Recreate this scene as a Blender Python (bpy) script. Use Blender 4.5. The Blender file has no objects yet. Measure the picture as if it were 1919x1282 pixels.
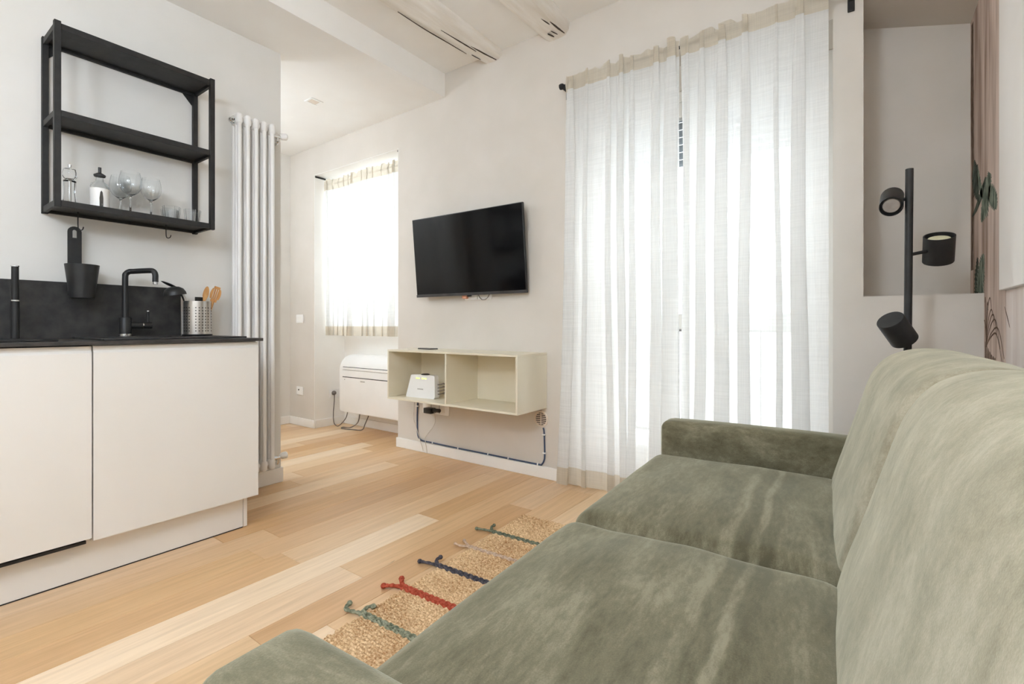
import bpy, bmesh, math, random
from mathutils import Vector, Matrix, noise
random.seed(7)
SC = bpy.context.scene
COL = SC.collection
PI = math.pi

# ------------------------------------------------------------------ camera
CAM_H = 0.96
FPX = 908.0
YAW = math.atan2(1615 - 959.5, FPX)
cam = bpy.data.cameras.new('camera')
cam.sensor_fit = 'HORIZONTAL'; cam.sensor_width = 36.0
cam.lens = FPX / 1919.0 * 36.0
cam.shift_y = -(641.0 - 611.0) / 1919.0
cam.clip_start = 0.02
camo = bpy.data.objects.new('camera', cam); COL.objects.link(camo)
camo.location = (0, 0, CAM_H)
camo.rotation_euler = (PI / 2, 0, YAW)
SC.camera = camo

# ------------------------------------------------------------------ world, daylight, exposure
world = bpy.data.worlds.new('overcast_sky'); SC.world = world
world.use_nodes = True
bg = world.node_tree.nodes['Background']
bg.inputs[0].default_value = (0.93, 0.97, 1.0, 1)
bg.inputs[1].default_value = 2.8
SC.view_settings.view_transform = 'Standard'
SC.view_settings.look = 'None'
SC.view_settings.gamma = 1.0
SC.view_settings.use_curve_mapping = False
SC.view_settings.exposure = 0.92
SC.cycles.diffuse_bounces = 8; SC.cycles.max_bounces = 12; SC.cycles.transparent_max_bounces = 16

def area(name, loc, rot, sx, sy, power, color=(1, 1, 1), portal=False):
    l = bpy.data.lights.new(name, 'AREA'); l.shape = 'RECTANGLE'; l.size = sx; l.size_y = sy
    l.energy = power; l.color = color
    l.cycles.is_portal = portal
    o = bpy.data.objects.new(name, l); COL.objects.link(o); o.location = loc; o.rotation_euler = rot
    return o
# daylight at the two glazed openings (facing into the room)
area('balcony_daylight', (-0.76, 3.099, 1.2), (-PI / 2, 0, 0), 1.28, 2.25, 1, portal=True)
area('window_daylight', (-3.57, 3.11, 1.6), (-PI / 2, 0, 0), 1.05, 1.35, 1, portal=True)

# ------------------------------------------------------------------ helpers
OFF = {}
def srgb(r, g, b):
    def f(c):
        c /= 255.0
        return c / 12.92 if c <= 0.04045 else ((c + 0.055) / 1.055) ** 2.4
    return (f(r), f(g), f(b), 1)

def mat(name, col, rough=0.5, metal=0.0, spec=0.5, **kw):
    m = bpy.data.materials.new(name); m.use_nodes = True
    p = m.node_tree.nodes['Principled BSDF']
    p.inputs['Base Color'].default_value = col
    p.inputs['Roughness'].default_value = rough
    p.inputs['Metallic'].default_value = metal
    p.inputs['Specular IOR Level'].default_value = spec
    for k, v in kw.items():
        p.inputs[k].default_value = v
    return m

def nd(m, t, **inp):
    n = m.node_tree.nodes.new(t)
    for k, v in inp.items():
        n.inputs[k].default_value = v
    return n
def lk(m, a, b): m.node_tree.links.new(a, b)
def bsdf(m): return m.node_tree.nodes['Principled BSDF']

def noisy(m, c1, c2, scale=5.0, detail=4.0, stretch=(1, 1, 1), bump=0.0, bscale=None, lo=0.35, hi=0.65, dist=0.002):
    tc = nd(m, 'ShaderNodeTexCoord'); mp = nd(m, 'ShaderNodeMapping'); mp.inputs['Scale'].default_value = stretch
    lk(m, tc.outputs['Object'], mp.inputs[0])
    n = nd(m, 'ShaderNodeTexNoise', Scale=scale, Detail=detail); lk(m, mp.outputs[0], n.inputs['Vector'])
    r = nd(m, 'ShaderNodeValToRGB'); lk(m, n.outputs['Fac'], r.inputs[0])
    r.color_ramp.elements[0].position = lo; r.color_ramp.elements[0].color = c1
    r.color_ramp.elements[1].position = hi; r.color_ramp.elements[1].color = c2
    lk(m, r.outputs[0], bsdf(m).inputs['Base Color'])
    if bump:
        n2 = nd(m, 'ShaderNodeTexNoise', Scale=bscale or scale, Detail=3.0); lk(m, mp.outputs[0], n2.inputs['Vector'])
        b = nd(m, 'ShaderNodeBump', Strength=bump, Distance=dist); lk(m, n2.outputs['Fac'], b.inputs['Height'])
        lk(m, b.outputs[0], bsdf(m).inputs['Normal'])
    return m

def bm_new(): return bmesh.new()

def box(bm, x0, x1, y0, y1, z0, z1, bev=0.0, seg=2):
    xs = sorted((x0, x1)); ys = sorted((y0, y1)); zs = sorted((z0, z1))
    tmp = bmesh.new()
    bmesh.ops.create_cube(tmp, size=1.0)
    for v in tmp.verts:
        v.co.x = xs[0] if v.co.x < 0 else xs[1]
        v.co.y = ys[0] if v.co.y < 0 else ys[1]
        v.co.z = zs[0] if v.co.z < 0 else zs[1]
    if bev > 0:
        bmesh.ops.bevel(tmp, geom=list(tmp.edges), offset=bev, segments=seg, profile=0.5, affect='EDGES')
    merge(bm, tmp)
    return bm

def merge(bm, tmp, M=None):
    me = bpy.data.meshes.new('tmp'); tmp.to_mesh(me); tmp.free()
    if M is not None: me.transform(M)
    bm.from_mesh(me); bpy.data.meshes.remove(me)

def ring(c, u, v, r, seg, ph=0.0):
    return [c + u * (r * math.cos(2 * PI * i / seg + ph)) + v * (r * math.sin(2 * PI * i / seg + ph)) for i in range(seg)]

def frame_of(d):
    d = d.normalized()
    a = Vector((0, 0, 1)) if abs(d.z) < 0.9 else Vector((1, 0, 0))
    u = d.cross(a).normalized(); return u, d.cross(u).normalized()

def tube(bm, pts, r, seg=10, cap=True, flat=1.0):
    pts = [Vector(p) for p in pts]
    rs = r if isinstance(r, (list, tuple)) else [r] * len(pts)
    rings = []
    u = None
    for i, p in enumerate(pts):
        d = (pts[min(i + 1, len(pts) - 1)] - pts[max(i - 1, 0)])
        if u is None:
            u, v = frame_of(d)
        else:
            dn = d.normalized(); u = (u - dn * u.dot(dn)).normalized(); v = dn.cross(u)
        rings.append([bm.verts.new(q) for q in ring(p, u, v * flat, rs[i], seg)])
    for a, b in zip(rings[:-1], rings[1:]):
        for i in range(seg):
            bm.faces.new((a[i], a[(i + 1) % seg], b[(i + 1) % seg], b[i]))
    if cap:
        bm.faces.new(rings[0][::-1]); bm.faces.new(rings[-1])
    return bm

def smooth_path(pts, n=6):
    pts = [Vector(p) for p in pts]; out = []
    for i in range(len(pts) - 1):
        p0 = pts[max(i - 1, 0)]; p1 = pts[i]; p2 = pts[i + 1]; p3 = pts[min(i + 2, len(pts) - 1)]
        for k in range(n):
            t = k / n
            out.append(0.5 * ((2 * p1) + (p2 - p0) * t + (2 * p0 - 5 * p1 + 4 * p2 - p3) * t * t + (3 * p1 - p0 - 3 * p2 + p3) * t ** 3))
    out.append(pts[-1]); return out

def lathe(bm, prof, c, seg=24, axis=None, closed=False):
    c = Vector(c)
    M = Matrix.Identity(3)
    if axis is not None:
        M = Vector((0, 0, 1)).rotation_difference(Vector(axis)).to_matrix()
    rings = []
    for (r, z) in prof:
        if r < 1e-6:
            rings.append([bm.verts.new(c + M @ Vector((0, 0, z)))])
        else:
            rings.append([bm.verts.new(c + M @ Vector((r * math.cos(2 * PI * i / seg), r * math.sin(2 * PI * i / seg), z))) for i in range(seg)])
    pairs = list(zip(rings[:-1], rings[1:]))
    if closed: pairs.append((rings[-1], rings[0]))
    for a, b in pairs:
        for i in range(seg):
            j = (i + 1) % seg
            if len(a) == 1 and len(b) == 1: continue
            if len(a) == 1: bm.faces.new((a[0], b[j], b[i]))
            elif len(b) == 1: bm.faces.new((a[i], a[j], b[0]))
            else: bm.faces.new((a[i], a[j], b[j], b[i]))
    return bm

def obj(name, bm, m, parent=None, local=False, smooth=42, origin=None):
    """link a bmesh as one object; mesh is in world coordinates unless local"""
    bmesh.ops.recalc_face_normals(bm, faces=list(bm.faces))
    me = bpy.data.meshes.new(name)
    off = Vector((0, 0, 0))
    if parent is not None and not local: off = OFF.get(parent.name, Vector((0, 0, 0)))
    if origin is not None: off = Vector(origin)
    if off.length: bmesh.ops.translate(bm, verts=bm.verts, vec=-off)
    bm.to_mesh(me); bm.free()
    if smooth:
        for p in me.polygons: p.use_smooth = True
        me.set_sharp_from_angle(angle=math.radians(smooth))
    if m: me.materials.append(m)
    o = bpy.data.objects.new(name, me); COL.objects.link(o)
    if parent is not None:
        o.parent = parent
        if origin is not None: o.location = off - OFF.get(parent.name, Vector((0, 0, 0)))
        OFF[o.name] = off
    elif origin is not None:
        o.location = off; OFF[o.name] = off
    return o

def tag(o, label, cat=None, group=None, kind=None):
    o['label'] = label
    if cat: o['category'] = cat
    if group: o['group'] = group
    if kind: o['kind'] = kind
    return o

def thing(name, label, cat, loc=(0, 0, 0), rotz=0.0, group=None):
    o = bpy.data.objects.new(name, None); COL.objects.link(o)
    o.empty_display_size = 0.05
    o.location = loc; o.rotation_euler = (0, 0, rotz)
    OFF[o.name] = Vector(loc)
    return tag(o, label, cat, group)

def struct(name, bm, m, label, parent=None):
    o = obj(name, bm, m, parent)
    o['kind'] = 'structure'; o['label'] = label
    return o

def copy_tree(o, parent=None):
    c = o.copy(); COL.objects.link(c); c.parent = parent
    for ch in list(o.children): copy_tree(ch, c)
    return c

# ------------------------------------------------------------------ materials
M = {}
M['wall'] = noisy(mat('wall_paint', srgb(232, 228, 222), 0.75, spec=0.2), srgb(224, 221, 215), srgb(229, 226, 221), 3.0, bump=0.05, bscale=90)
M['greige'] = noisy(mat('shade_toned_wall_paint', srgb(212, 205, 195), 0.75, spec=0.2), srgb(210, 203, 193), srgb(215, 208, 199), 3.0, bump=0.05, bscale=90)  # wall paint darkened and warmed: the shade on this wall put into its colour
M['ceil'] = noisy(mat('ceiling_paint', srgb(240, 237, 232), 0.8, spec=0.2), srgb(240, 237, 232), srgb(244, 242, 238), 2.5, bump=0.04, bscale=60)
M['beam'] = noisy(mat('painted_beam', srgb(238, 233, 226), 0.65, spec=0.3), srgb(226, 218, 206), srgb(243, 239, 233), 3.0, detail=8, stretch=(6, 0.8, 6), bump=0.6, bscale=5, dist=0.01)
M['crack'] = noisy(mat('beam_crack', srgb(66, 55, 45), 0.9), srgb(50, 42, 35), srgb(85, 72, 60), 12)
M['trim'] = noisy(mat('white_trim', srgb(240, 237, 232), 0.4), srgb(238, 235, 230), srgb(243, 241, 237), 4)
M['cab'] = noisy(mat('cream_laminate', srgb(226, 220, 210), 0.45), srgb(228, 224, 217), srgb(232, 228, 222), 1.5)
M['boxwhite'] = noisy(mat('box_white_foil', srgb(238, 234, 224), 0.4), srgb(228, 219, 196), srgb(233, 225, 205), 3)
M['steel'] = noisy(mat('brushed_steel', srgb(190, 186, 180), 0.28, 1.0), srgb(185, 180, 173), srgb(205, 201, 196), 8, stretch=(1, 1, 0.1))
M['chrome'] = noisy(mat('chrome', srgb(215, 215, 215), 0.12, 1.0), srgb(205, 205, 205), srgb(225, 225, 225), 6)
M['blackmetal'] = noisy(mat('black_powder_coat', srgb(30, 29, 28), 0.55), srgb(24, 23, 23), srgb(36, 35, 34), 30, bump=0.05, bscale=300)
M['blackplastic'] = noisy(mat('black_plastic', srgb(28, 28, 28), 0.45), srgb(24, 24, 25), srgb(33, 33, 33), 20)
M['stone'] = noisy(mat('black_laminate', srgb(40, 39, 38), 0.5), srgb(33, 32, 32), srgb(56, 54, 52), 22, detail=8, bump=0.08, bscale=120)
M['worktop'] = noisy(mat('worktop_laminate', srgb(52, 49, 47), 0.4), srgb(45, 43, 42), srgb(66, 62, 59), 30, detail=8)
M['radiator'] = noisy(mat('radiator_enamel', srgb(240, 238, 235), 0.3), srgb(238, 236, 233), srgb(243, 241, 239), 4)
M['plastic_white'] = noisy(mat('white_plastic', srgb(240, 238, 235), 0.35), srgb(237, 235, 232), srgb(242, 240, 238), 5)
M['ac'] = noisy(mat('aircon_white', srgb(240, 238, 234), 0.35), srgb(238, 236, 232), srgb(243, 241, 238), 4)
M['darkline'] = noisy(mat('dark_slot', srgb(70, 65, 60), 0.7), srgb(60, 56, 52), srgb(82, 76, 70), 15)
M['greymark'] = noisy(mat('grey_print', srgb(165, 155, 147), 0.6), srgb(155, 146, 138), srgb(175, 166, 158), 30)
M['screen'] = noisy(mat('tv_screen', srgb(5, 5, 6), 0.12, spec=0.35), srgb(4, 4, 5), srgb(7, 7, 8), 3)
M['tvtrim'] = noisy(mat('tv_bezel', srgb(80, 78, 78), 0.35, 0.6), srgb(74, 72, 72), srgb(90, 88, 88), 8)
M['cablegrey'] = noisy(mat('grey_cable', srgb(110, 100, 92), 0.5), srgb(100, 92, 85), srgb(122, 112, 104), 30)
M['cableblue'] = noisy(mat('blue_cable', srgb(62, 78, 105), 0.45), srgb(55, 70, 98), srgb(72, 90, 118), 30)
M['cablewhite'] = noisy(mat('white_cable', srgb(205, 195, 182), 0.5), srgb(198, 188, 175), srgb(214, 205, 193), 30)
M['vent_dark'] = noisy(mat('vent_inside', srgb(96, 84, 76), 0.8), srgb(84, 73, 66), srgb(108, 96, 86), 15)
M['ventring'] = noisy(mat('vent_plastic', srgb(222, 208, 192), 0.5), srgb(216, 202, 186), srgb(228, 215, 200), 12)
M['woodspoon'] = noisy(mat('spoon_wood', srgb(196, 140, 80), 0.55), srgb(180, 122, 66), srgb(212, 160, 100), 14, stretch=(4, 4, 0.6))
M['concrete'] = noisy(mat('balcony_concrete', srgb(190, 185, 178), 0.9), srgb(178, 172, 165), srgb(202, 197, 190), 6)
M['shutter'] = noisy(mat('shutter_slat', srgb(150, 155, 162), 0.5), srgb(142, 147, 154), srgb(160, 165, 172), 8)
M['rail'] = noisy(mat('railing_iron', srgb(80, 80, 82), 0.5, 0.4), srgb(72, 72, 74), srgb(92, 92, 94), 12)
M['orange'] = noisy(mat('orange_plug', srgb(225, 160, 130), 0.6), srgb(220, 150, 120), srgb(232, 172, 142), 12)
M['led'] = mat('green_led', srgb(200, 225, 110), 0.4)
bsdf(M['led']).inputs['Emission Color'].default_value = srgb(190, 230, 90); bsdf(M['led']).inputs['Emission Strength'].default_value = 1.2
M['bulb'] = noisy(mat('lamp_bulb', srgb(232, 226, 190), 0.3), srgb(225, 218, 180), srgb(238, 233, 200), 25)

def glass_mat(name, tint=(0.96, 0.97, 0.97, 1), rough=0.0):
    m = mat(name, tint, rough); bsdf(m).inputs['Transmission Weight'].default_value = 1.0
    bsdf(m).inputs['IOR'].default_value = 1.45
    return m
M['glass'] = glass_mat('clear_glass')
def pane_mat():
    m = bpy.data.materials.new('window_pane'); m.use_nodes = True; nt = m.node_tree
    for n in list(nt.nodes):
        if n.type != 'OUTPUT_MATERIAL': nt.nodes.remove(n)
    out = [n for n in nt.nodes if n.type == 'OUTPUT_MATERIAL'][0]
    t = nt.nodes.new('ShaderNodeBsdfTransparent'); t.inputs[0].default_value = (0.95, 0.97, 0.97, 1)
    g = nt.nodes.new('ShaderNodeBsdfGlossy'); g.inputs['Roughness'].default_value = 0.02
    fr = nt.nodes.new('ShaderNodeFresnel'); fr.inputs[0].default_value = 1.3
    mx = nt.nodes.new('ShaderNodeMixShader')
    nt.links.new(fr.outputs[0], mx.inputs[0]); nt.links.new(t.outputs[0], mx.inputs[1]); nt.links.new(g.outputs[0], mx.inputs[2])
    nt.links.new(mx.outputs[0], out.inputs[0]); return m
M['pane'] = pane_mat()

def sheer(name, col, trans=0.22, transl=0.55):
    m = bpy.data.materials.new(name); m.use_nodes = True; nt = m.node_tree
    for n in list(nt.nodes):
        if n.type != 'OUTPUT_MATERIAL': nt.nodes.remove(n)
    out = [n for n in nt.nodes if n.type == 'OUTPUT_MATERIAL'][0]
    tc = nt.nodes.new('ShaderNodeTexCoord'); mp = nt.nodes.new('ShaderNodeMapping')
    mp.inputs['Scale'].default_value = (3, 3, 150); nt.links.new(tc.outputs['Object'], mp.inputs[0])
    ns = nt.nodes.new('ShaderNodeTexNoise'); ns.inputs['Scale'].default_value = 1.5; ns.inputs['Detail'].default_value = 5
    nt.links.new(mp.outputs[0], ns.inputs['Vector'])
    mp2 = nt.nodes.new('ShaderNodeMapping'); mp2.inputs['Scale'].default_value = (220, 8, 4); nt.links.new(tc.outputs['Object'], mp2.inputs[0])
    ns2 = nt.nodes.new('ShaderNodeTexNoise'); ns2.inputs['Scale'].default_value = 1.5; ns2.inputs['Detail'].default_value = 4
    nt.links.new(mp2.outputs[0], ns2.inputs['Vector'])
    ad = nt.nodes.new('ShaderNodeMath'); ad.operation = 'ADD'
    nt.links.new(ns.outputs['Fac'], ad.inputs[0]); nt.links.new(ns2.outputs['Fac'], ad.inputs[1])
    mr = nt.nodes.new('ShaderNodeMapRange'); mr.inputs['From Min'].default_value = 0.7; mr.inputs['From Max'].default_value = 1.3
    mr.inputs['To Min'].default_value = max(0.0, trans - 0.07); mr.inputs['To Max'].default_value = trans + 0.07
    nt.links.new(ad.outputs[0], mr.inputs['Value'])
    d = nt.nodes.new('ShaderNodeBsdfDiffuse'); d.inputs[0].default_value = col
    t = nt.nodes.new('ShaderNodeBsdfTranslucent'); t.inputs[0].default_value = col
    tr = nt.nodes.new('ShaderNodeBsdfTransparent'); tr.inputs[0].default_value = (1, 1, 1, 1)
    m1 = nt.nodes.new('ShaderNodeMixShader'); m1.inputs[0].default_value = transl
    nt.links.new(d.outputs[0], m1.inputs[1]); nt.links.new(t.outputs[0], m1.inputs[2])
    m2 = nt.nodes.new('ShaderNodeMixShader'); nt.links.new(mr.outputs[0], m2.inputs[0])
    nt.links.new(m1.outputs[0], m2.inputs[1]); nt.links.new(tr.outputs[0], m2.inputs[2])
    nt.links.new(m2.outputs[0], out.inputs[0]); return m
M['sheer'] = sheer('sheer_linen', srgb(243, 243, 242), 0.12, 0.55)
M['hem'] = sheer('doubled_linen', srgb(228, 219, 203), 0.14, 0.5)

# velvet of the sofa: brushed nap with lighter and darker strokes
def velvet(name, c_dark, c_mid, c_light, stretch, bands=False):
    m = mat(name, c_mid, 0.85, spec=0.15)
    p = bsdf(m)
    p.inputs['Sheen Weight'].default_value = 0.55; p.inputs['Sheen Roughness'].default_value = 0.45
    p.inputs['Sheen Tint'].default_value = srgb(226, 226, 206)
    tc = nd(m, 'ShaderNodeTexCoord'); mp = nd(m, 'ShaderNodeMapping'); mp.inputs['Scale'].default_value = stretch
    lk(m, tc.outputs['Object'], mp.inputs[0])
    n = nd(m, 'ShaderNodeTexNoise', Scale=3.4, Detail=9.0, Roughness=0.68, Distortion=0.25); lk(m, mp.outputs[0], n.inputs['Vector'])
    n2 = nd(m, 'ShaderNodeTexNoise', Scale=420.0, Detail=2.0); lk(m, tc.outputs['Object'], n2.inputs['Vector'])
    n4 = nd(m, 'ShaderNodeTexNoise', Scale=26.0, Detail=6.0, Roughness=0.7); lk(m, mp.outputs[0], n4.inputs['Vector'])
    mx4 = nd(m, 'ShaderNodeMath'); mx4.operation = 'MULTIPLY_ADD'; mx4.inputs[1].default_value = 0.45; lk(m, n4.outputs['Fac'], mx4.inputs[0])
    sb4 = nd(m, 'ShaderNodeMath'); sb4.operation = 'SUBTRACT'; sb4.inputs[1].default_value = 0.225; lk(m, n.outputs['Fac'], sb4.inputs[0]); lk(m, sb4.outputs[0], mx4.inputs[2])
    mix = nd(m, 'ShaderNodeMath'); mix.operation = 'MULTIPLY_ADD'; mix.inputs[1].default_value = 0.22
    lk(m, n2.outputs['Fac'], mix.inputs[0]); lk(m, mx4.outputs[0], mix.inputs[2])
    fac = mix.outputs[0]
    if bands:   # two pressed strokes in the nap running along the seat near the backrest
        sx = nd(m, 'ShaderNodeSeparateXYZ'); lk(m, tc.outputs['Object'], sx.inputs[0])
        nw = nd(m, 'ShaderNodeTexNoise', Scale=3.0); lk(m, tc.outputs['Object'], nw.inputs['Vector'])
        wob = nd(m, 'ShaderNodeMath'); wob.operation = 'MULTIPLY_ADD'; wob.inputs[1].default_value = 0.045
        lk(m, nw.outputs['Fac'], wob.inputs[0]); lk(m, sx.outputs['X'], wob.inputs[2])
        cr = nd(m, 'ShaderNodeValToRGB'); lk(m, wob.outputs[0], cr.inputs[0])
        mr = nd(m, 'ShaderNodeMapRange'); mr.inputs['From Min'].default_value = -0.30; mr.inputs['From Max'].default_value = 0.0
        lk(m, wob.outputs[0], mr.inputs['Value']); lk(m, mr.outputs[0], cr.inputs[0])
        els = cr.color_ramp.elements
        els[0].position = 0.0; els[0].color = (0.5, 0.5, 0.5, 1)
        els[1].position = 1.0; els[1].color = (0.5, 0.5, 0.5, 1)
        for pos, v in ((0.36, .5), (0.40, .78), (0.45, .75), (0.49, .28), (0.57, .25), (0.60, .72), (0.64, .70), (0.67, .22), (0.74, .25), (0.78, .5)):
            e = els.new(pos); e.color = (v, v, v, 1)
        a = nd(m, 'ShaderNodeMath'); a.operation = 'MULTIPLY_ADD'; a.inputs[1].default_value = 0.48
        s = nd(m, 'ShaderNodeMath'); s.operation = 'SUBTRACT'; s.inputs[1].default_value = 0.5
        lk(m, cr.outputs[0], s.inputs[0]); lk(m, s.outputs[0], a.inputs[0]); lk(m, fac, a.inputs[2]); fac = a.outputs[0]
    r = nd(m, 'ShaderNodeValToRGB'); lk(m, fac, r.inputs[0])
    r.color_ramp.elements[0].position = 0.42; r.color_ramp.elements[0].color = c_dark
    r.color_ramp.elements[1].position = 0.82; r.color_ramp.elements[1].color = c_light
    e = r.color_ramp.elements.new(0.62); e.color = c_mid
    lk(m, r.outputs[0], p.inputs['Base Color'])
    b = nd(m, 'ShaderNodeBump', Strength=0.25, Distance=0.0015); lk(m, n2.outputs['Fac'], b.inputs['Height'])
    lk(m, b.outputs[0], p.inputs['Normal'])
    return m
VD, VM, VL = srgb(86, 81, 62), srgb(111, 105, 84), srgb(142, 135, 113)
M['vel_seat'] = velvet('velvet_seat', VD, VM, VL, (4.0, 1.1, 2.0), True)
M['vel_back'] = velvet('velvet_back', srgb(134, 127, 107), srgb(160, 152, 131), srgb(184, 176, 156), (2.3, 2.7, 2.0))  # same velvet, lighter: nap direction plus sheen and window light put into the colour
M['vel_arm'] = velvet('velvet_arm', VD, VM, VL, (1.5, 3.0, 2.5))

# oak planks
def oak():
    m = mat('oak_plank', srgb(214, 176, 130), 0.34, spec=0.45)
    p = bsdf(m)
    tc = nd(m, 'ShaderNodeTexCoord'); oi = nd(m, 'ShaderNodeObjectInfo')
    sc = nd(m, 'ShaderNodeMath'); sc.operation = 'MULTIPLY'; sc.inputs[1].default_value = 57.0; lk(m, oi.outputs['Random'], sc.inputs[0])
    cb = nd(m, 'ShaderNodeCombineXYZ'); lk(m, sc.outputs[0], cb.inputs[0]); lk(m, sc.outputs[0], cb.inputs[1])
    va = nd(m, 'ShaderNodeVectorMath'); va.operation = 'ADD'; lk(m, tc.outputs['Object'], va.inputs[0]); lk(m, cb.outputs[0], va.inputs[1])
    mp = nd(m, 'ShaderNodeMapping'); mp.inputs['Scale'].default_value = (22, 1.2, 1); lk(m, va.outputs[0], mp.inputs[0])
    g = nd(m, 'ShaderNodeTexNoise', Scale=1.6, Detail=8.0, Roughness=0.6, Distortion=1.1); lk(m, mp.outputs[0], g.inputs['Vector'])
    tone = nd(m, 'ShaderNodeValToRGB'); lk(m, oi.outputs['Random'], tone.inputs[0])
    tone.color_ramp.interpolation = 'LINEAR'
    els = tone.color_ramp.elements
    els[0].position = 0.0; els[0].color = srgb(196, 150, 102)
    els[1].position = 1.0; els[1].color = srgb(214, 174, 126)
    for pos, c in ((0.2, (234, 204, 166)), (0.4, (210, 168, 120)), (0.6, (242, 218, 188)), (0.8, (220, 184, 140))):
        e = els.new(pos); e.color = srgb(*c)
    gr = nd(m, 'ShaderNodeValToRGB'); lk(m, g.outputs['Fac'], gr.inputs[0])
    gr.color_ramp.elements[0].position = 0.28; gr.color_ramp.elements[0].color = (0.72, 0.66, 0.58, 1)
    gr.color_ramp.elements[1].position = 0.66; gr.color_ramp.elements[1].color = (1.04, 1.03, 1.02, 1)
    mx = nd(m, 'ShaderNodeMix'); mx.data_type = 'RGBA'; mx.blend_type = 'MULTIPLY'; mx.inputs[0].default_value = 0.6
    lk(m, tone.outputs[0], mx.inputs[6]); lk(m, gr.outputs[0], mx.inputs[7])
    # small dark knots and splits drawn out along the grain
    mk = nd(m, 'ShaderNodeMapping'); mk.inputs['Scale'].default_value = (9, 1.7, 1); lk(m, va.outputs[0], mk.inputs[0])
    kn = nd(m, 'ShaderNodeTexNoise', Scale=2.6, Detail=5.0, Roughness=0.7); lk(m, mk.outputs[0], kn.inputs['Vector'])
    kr = nd(m, 'ShaderNodeValToRGB'); lk(m, kn.outputs['Fac'], kr.inputs[0])
    kr.color_ramp.elements[0].position = 0.71; kr.color_ramp.elements[0].color = (0, 0, 0, 1)
    kr.color_ramp.elements[1].position = 0.77; kr.color_ramp.elements[1].color = (1, 1, 1, 1)
    m2 = nd(m, 'ShaderNodeMix'); m2.data_type = 'RGBA'; lk(m, kr.outputs[0], m2.inputs[0]); lk(m, mx.outputs[2], m2.inputs[6])
    m2.inputs[7].default_value = srgb(120, 84, 54)
    lk(m, m2.outputs[2], p.inputs['Base Color'])
    b = nd(m, 'ShaderNodeBump', Strength=0.12, Distance=0.002); lk(m, g.outputs['Fac'], b.inputs['Height']); lk(m, b.outputs[0], p.inputs['Normal'])
    return m
M['oak'] = oak()
M['joint'] = noisy(mat('floor_joint', srgb(150, 110, 70), 0.8), srgb(140, 100, 62), srgb(160, 120, 80), 10)

# mural wallpaper
M['paper'] = noisy(mat('mural_paper', srgb(200, 178, 165), 0.8, spec=0.15), srgb(150, 126, 110), srgb(216, 198, 188), 3.2, detail=6, stretch=(2, 5, 0.5), lo=0.3, hi=0.62)
M['paper_pale'] = noisy(mat('mural_paper_pale', srgb(226, 214, 208), 0.8, spec=0.15), srgb(214, 200, 194), srgb(234, 226, 222), 3.2, detail=5, stretch=(2, 5, 0.6))
M['leafprint'] = noisy(mat('printed_leaf', srgb(86, 110, 95), 0.8, spec=0.1), srgb(58, 70, 62), srgb(150, 160, 144), 26, detail=5, stretch=(1, 2, 0.6))
M['leafdark'] = noisy(mat('printed_dark_leaf', srgb(52, 66, 58), 0.8, spec=0.1), srgb(50, 56, 50), srgb(92, 102, 90), 24, detail=5)
M['ink'] = noisy(mat('printed_brown_stroke', srgb(96, 76, 64), 0.8, spec=0.1), srgb(84, 66, 55), srgb(116, 96, 82), 30)
M['panelwhite'] = noisy(mat('white_panel', srgb(238, 234, 230), 0.6), srgb(236, 232, 228), srgb(241, 238, 235), 3)

# jute rug
def jute():
    m = mat('jute_weave', srgb(205, 165, 115), 0.95, spec=0.05); p = bsdf(m)
    tc = nd(m, 'ShaderNodeTexCoord')
    mp = nd(m, 'ShaderNodeMapping'); mp.inputs['Scale'].default_value = (1, 1, 1); lk(m, tc.outputs['Object'], mp.inputs[0])
    n = nd(m, 'ShaderNodeTexNoise', Scale=150.0, Detail=3.0); lk(m, mp.outputs[0], n.inputs['Vector'])
    n3 = nd(m, 'ShaderNodeTexNoise', Scale=5.0, Detail=3.0); lk(m, mp.outputs[0], n3.inputs['Vector'])
    ad = nd(m, 'ShaderNodeMath'); ad.operation = 'MULTIPLY_ADD'; ad.inputs[1].default_value = 0.35; lk(m, n3.outputs['Fac'], ad.inputs[0]); lk(m, n.outputs['Fac'], ad.inputs[2])
    r = nd(m, 'ShaderNodeValToRGB'); lk(m, ad.outputs[0], r.inputs[0])
    r.color_ramp.elements[0].position = 0.42; r.color_ramp.elements[0].color = srgb(150, 104, 60)
    r.color_ramp.elements[1].position = 0.92; r.color_ramp.elements[1].color = srgb(240, 210, 168)
    lk(m, r.outputs[0], p.inputs['Base Color'])
    return m
M['jute'] = jute()
def yarn(name, c1, c2): return noisy(mat(name, c1, 0.95, spec=0.05), c1, c2, 90, bump=0.5, bscale=200)
M['y_green'] = yarn('green_yarn', srgb(104, 108, 88), srgb(158, 160, 138))
M['y_red'] = yarn('red_yarn', srgb(150, 62, 42), srgb(190, 96, 74))
M['y_navy'] = yarn('navy_yarn', srgb(58, 55, 62), srgb(100, 95, 100))
M['y_beige'] = yarn('beige_yarn', srgb(176, 148, 126), srgb(212, 190, 170))
M['y_sage'] = yarn('sage_yarn', srgb(88, 94, 78), srgb(134, 138, 118))

# ------------------------------------------------------------------ room shell
WY = 2.60       # TV wall plane
KX = -2.91      # kitchen wall plane
LX = -4.58      # hall wall plane
RX = 0.387      # mural wall plane
BY = -1.30      # wall behind the camera
CZ = 2.815; SZ = 2.64; EDGE = -2.484

fl = bm_new(); box(fl, LX - .2, RX + .2, BY - .2, 3.3, -0.12, -0.014)
floor = struct('floor', fl, M['joint'], 'pale oak plank floor running toward the balcony curtain')
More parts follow.
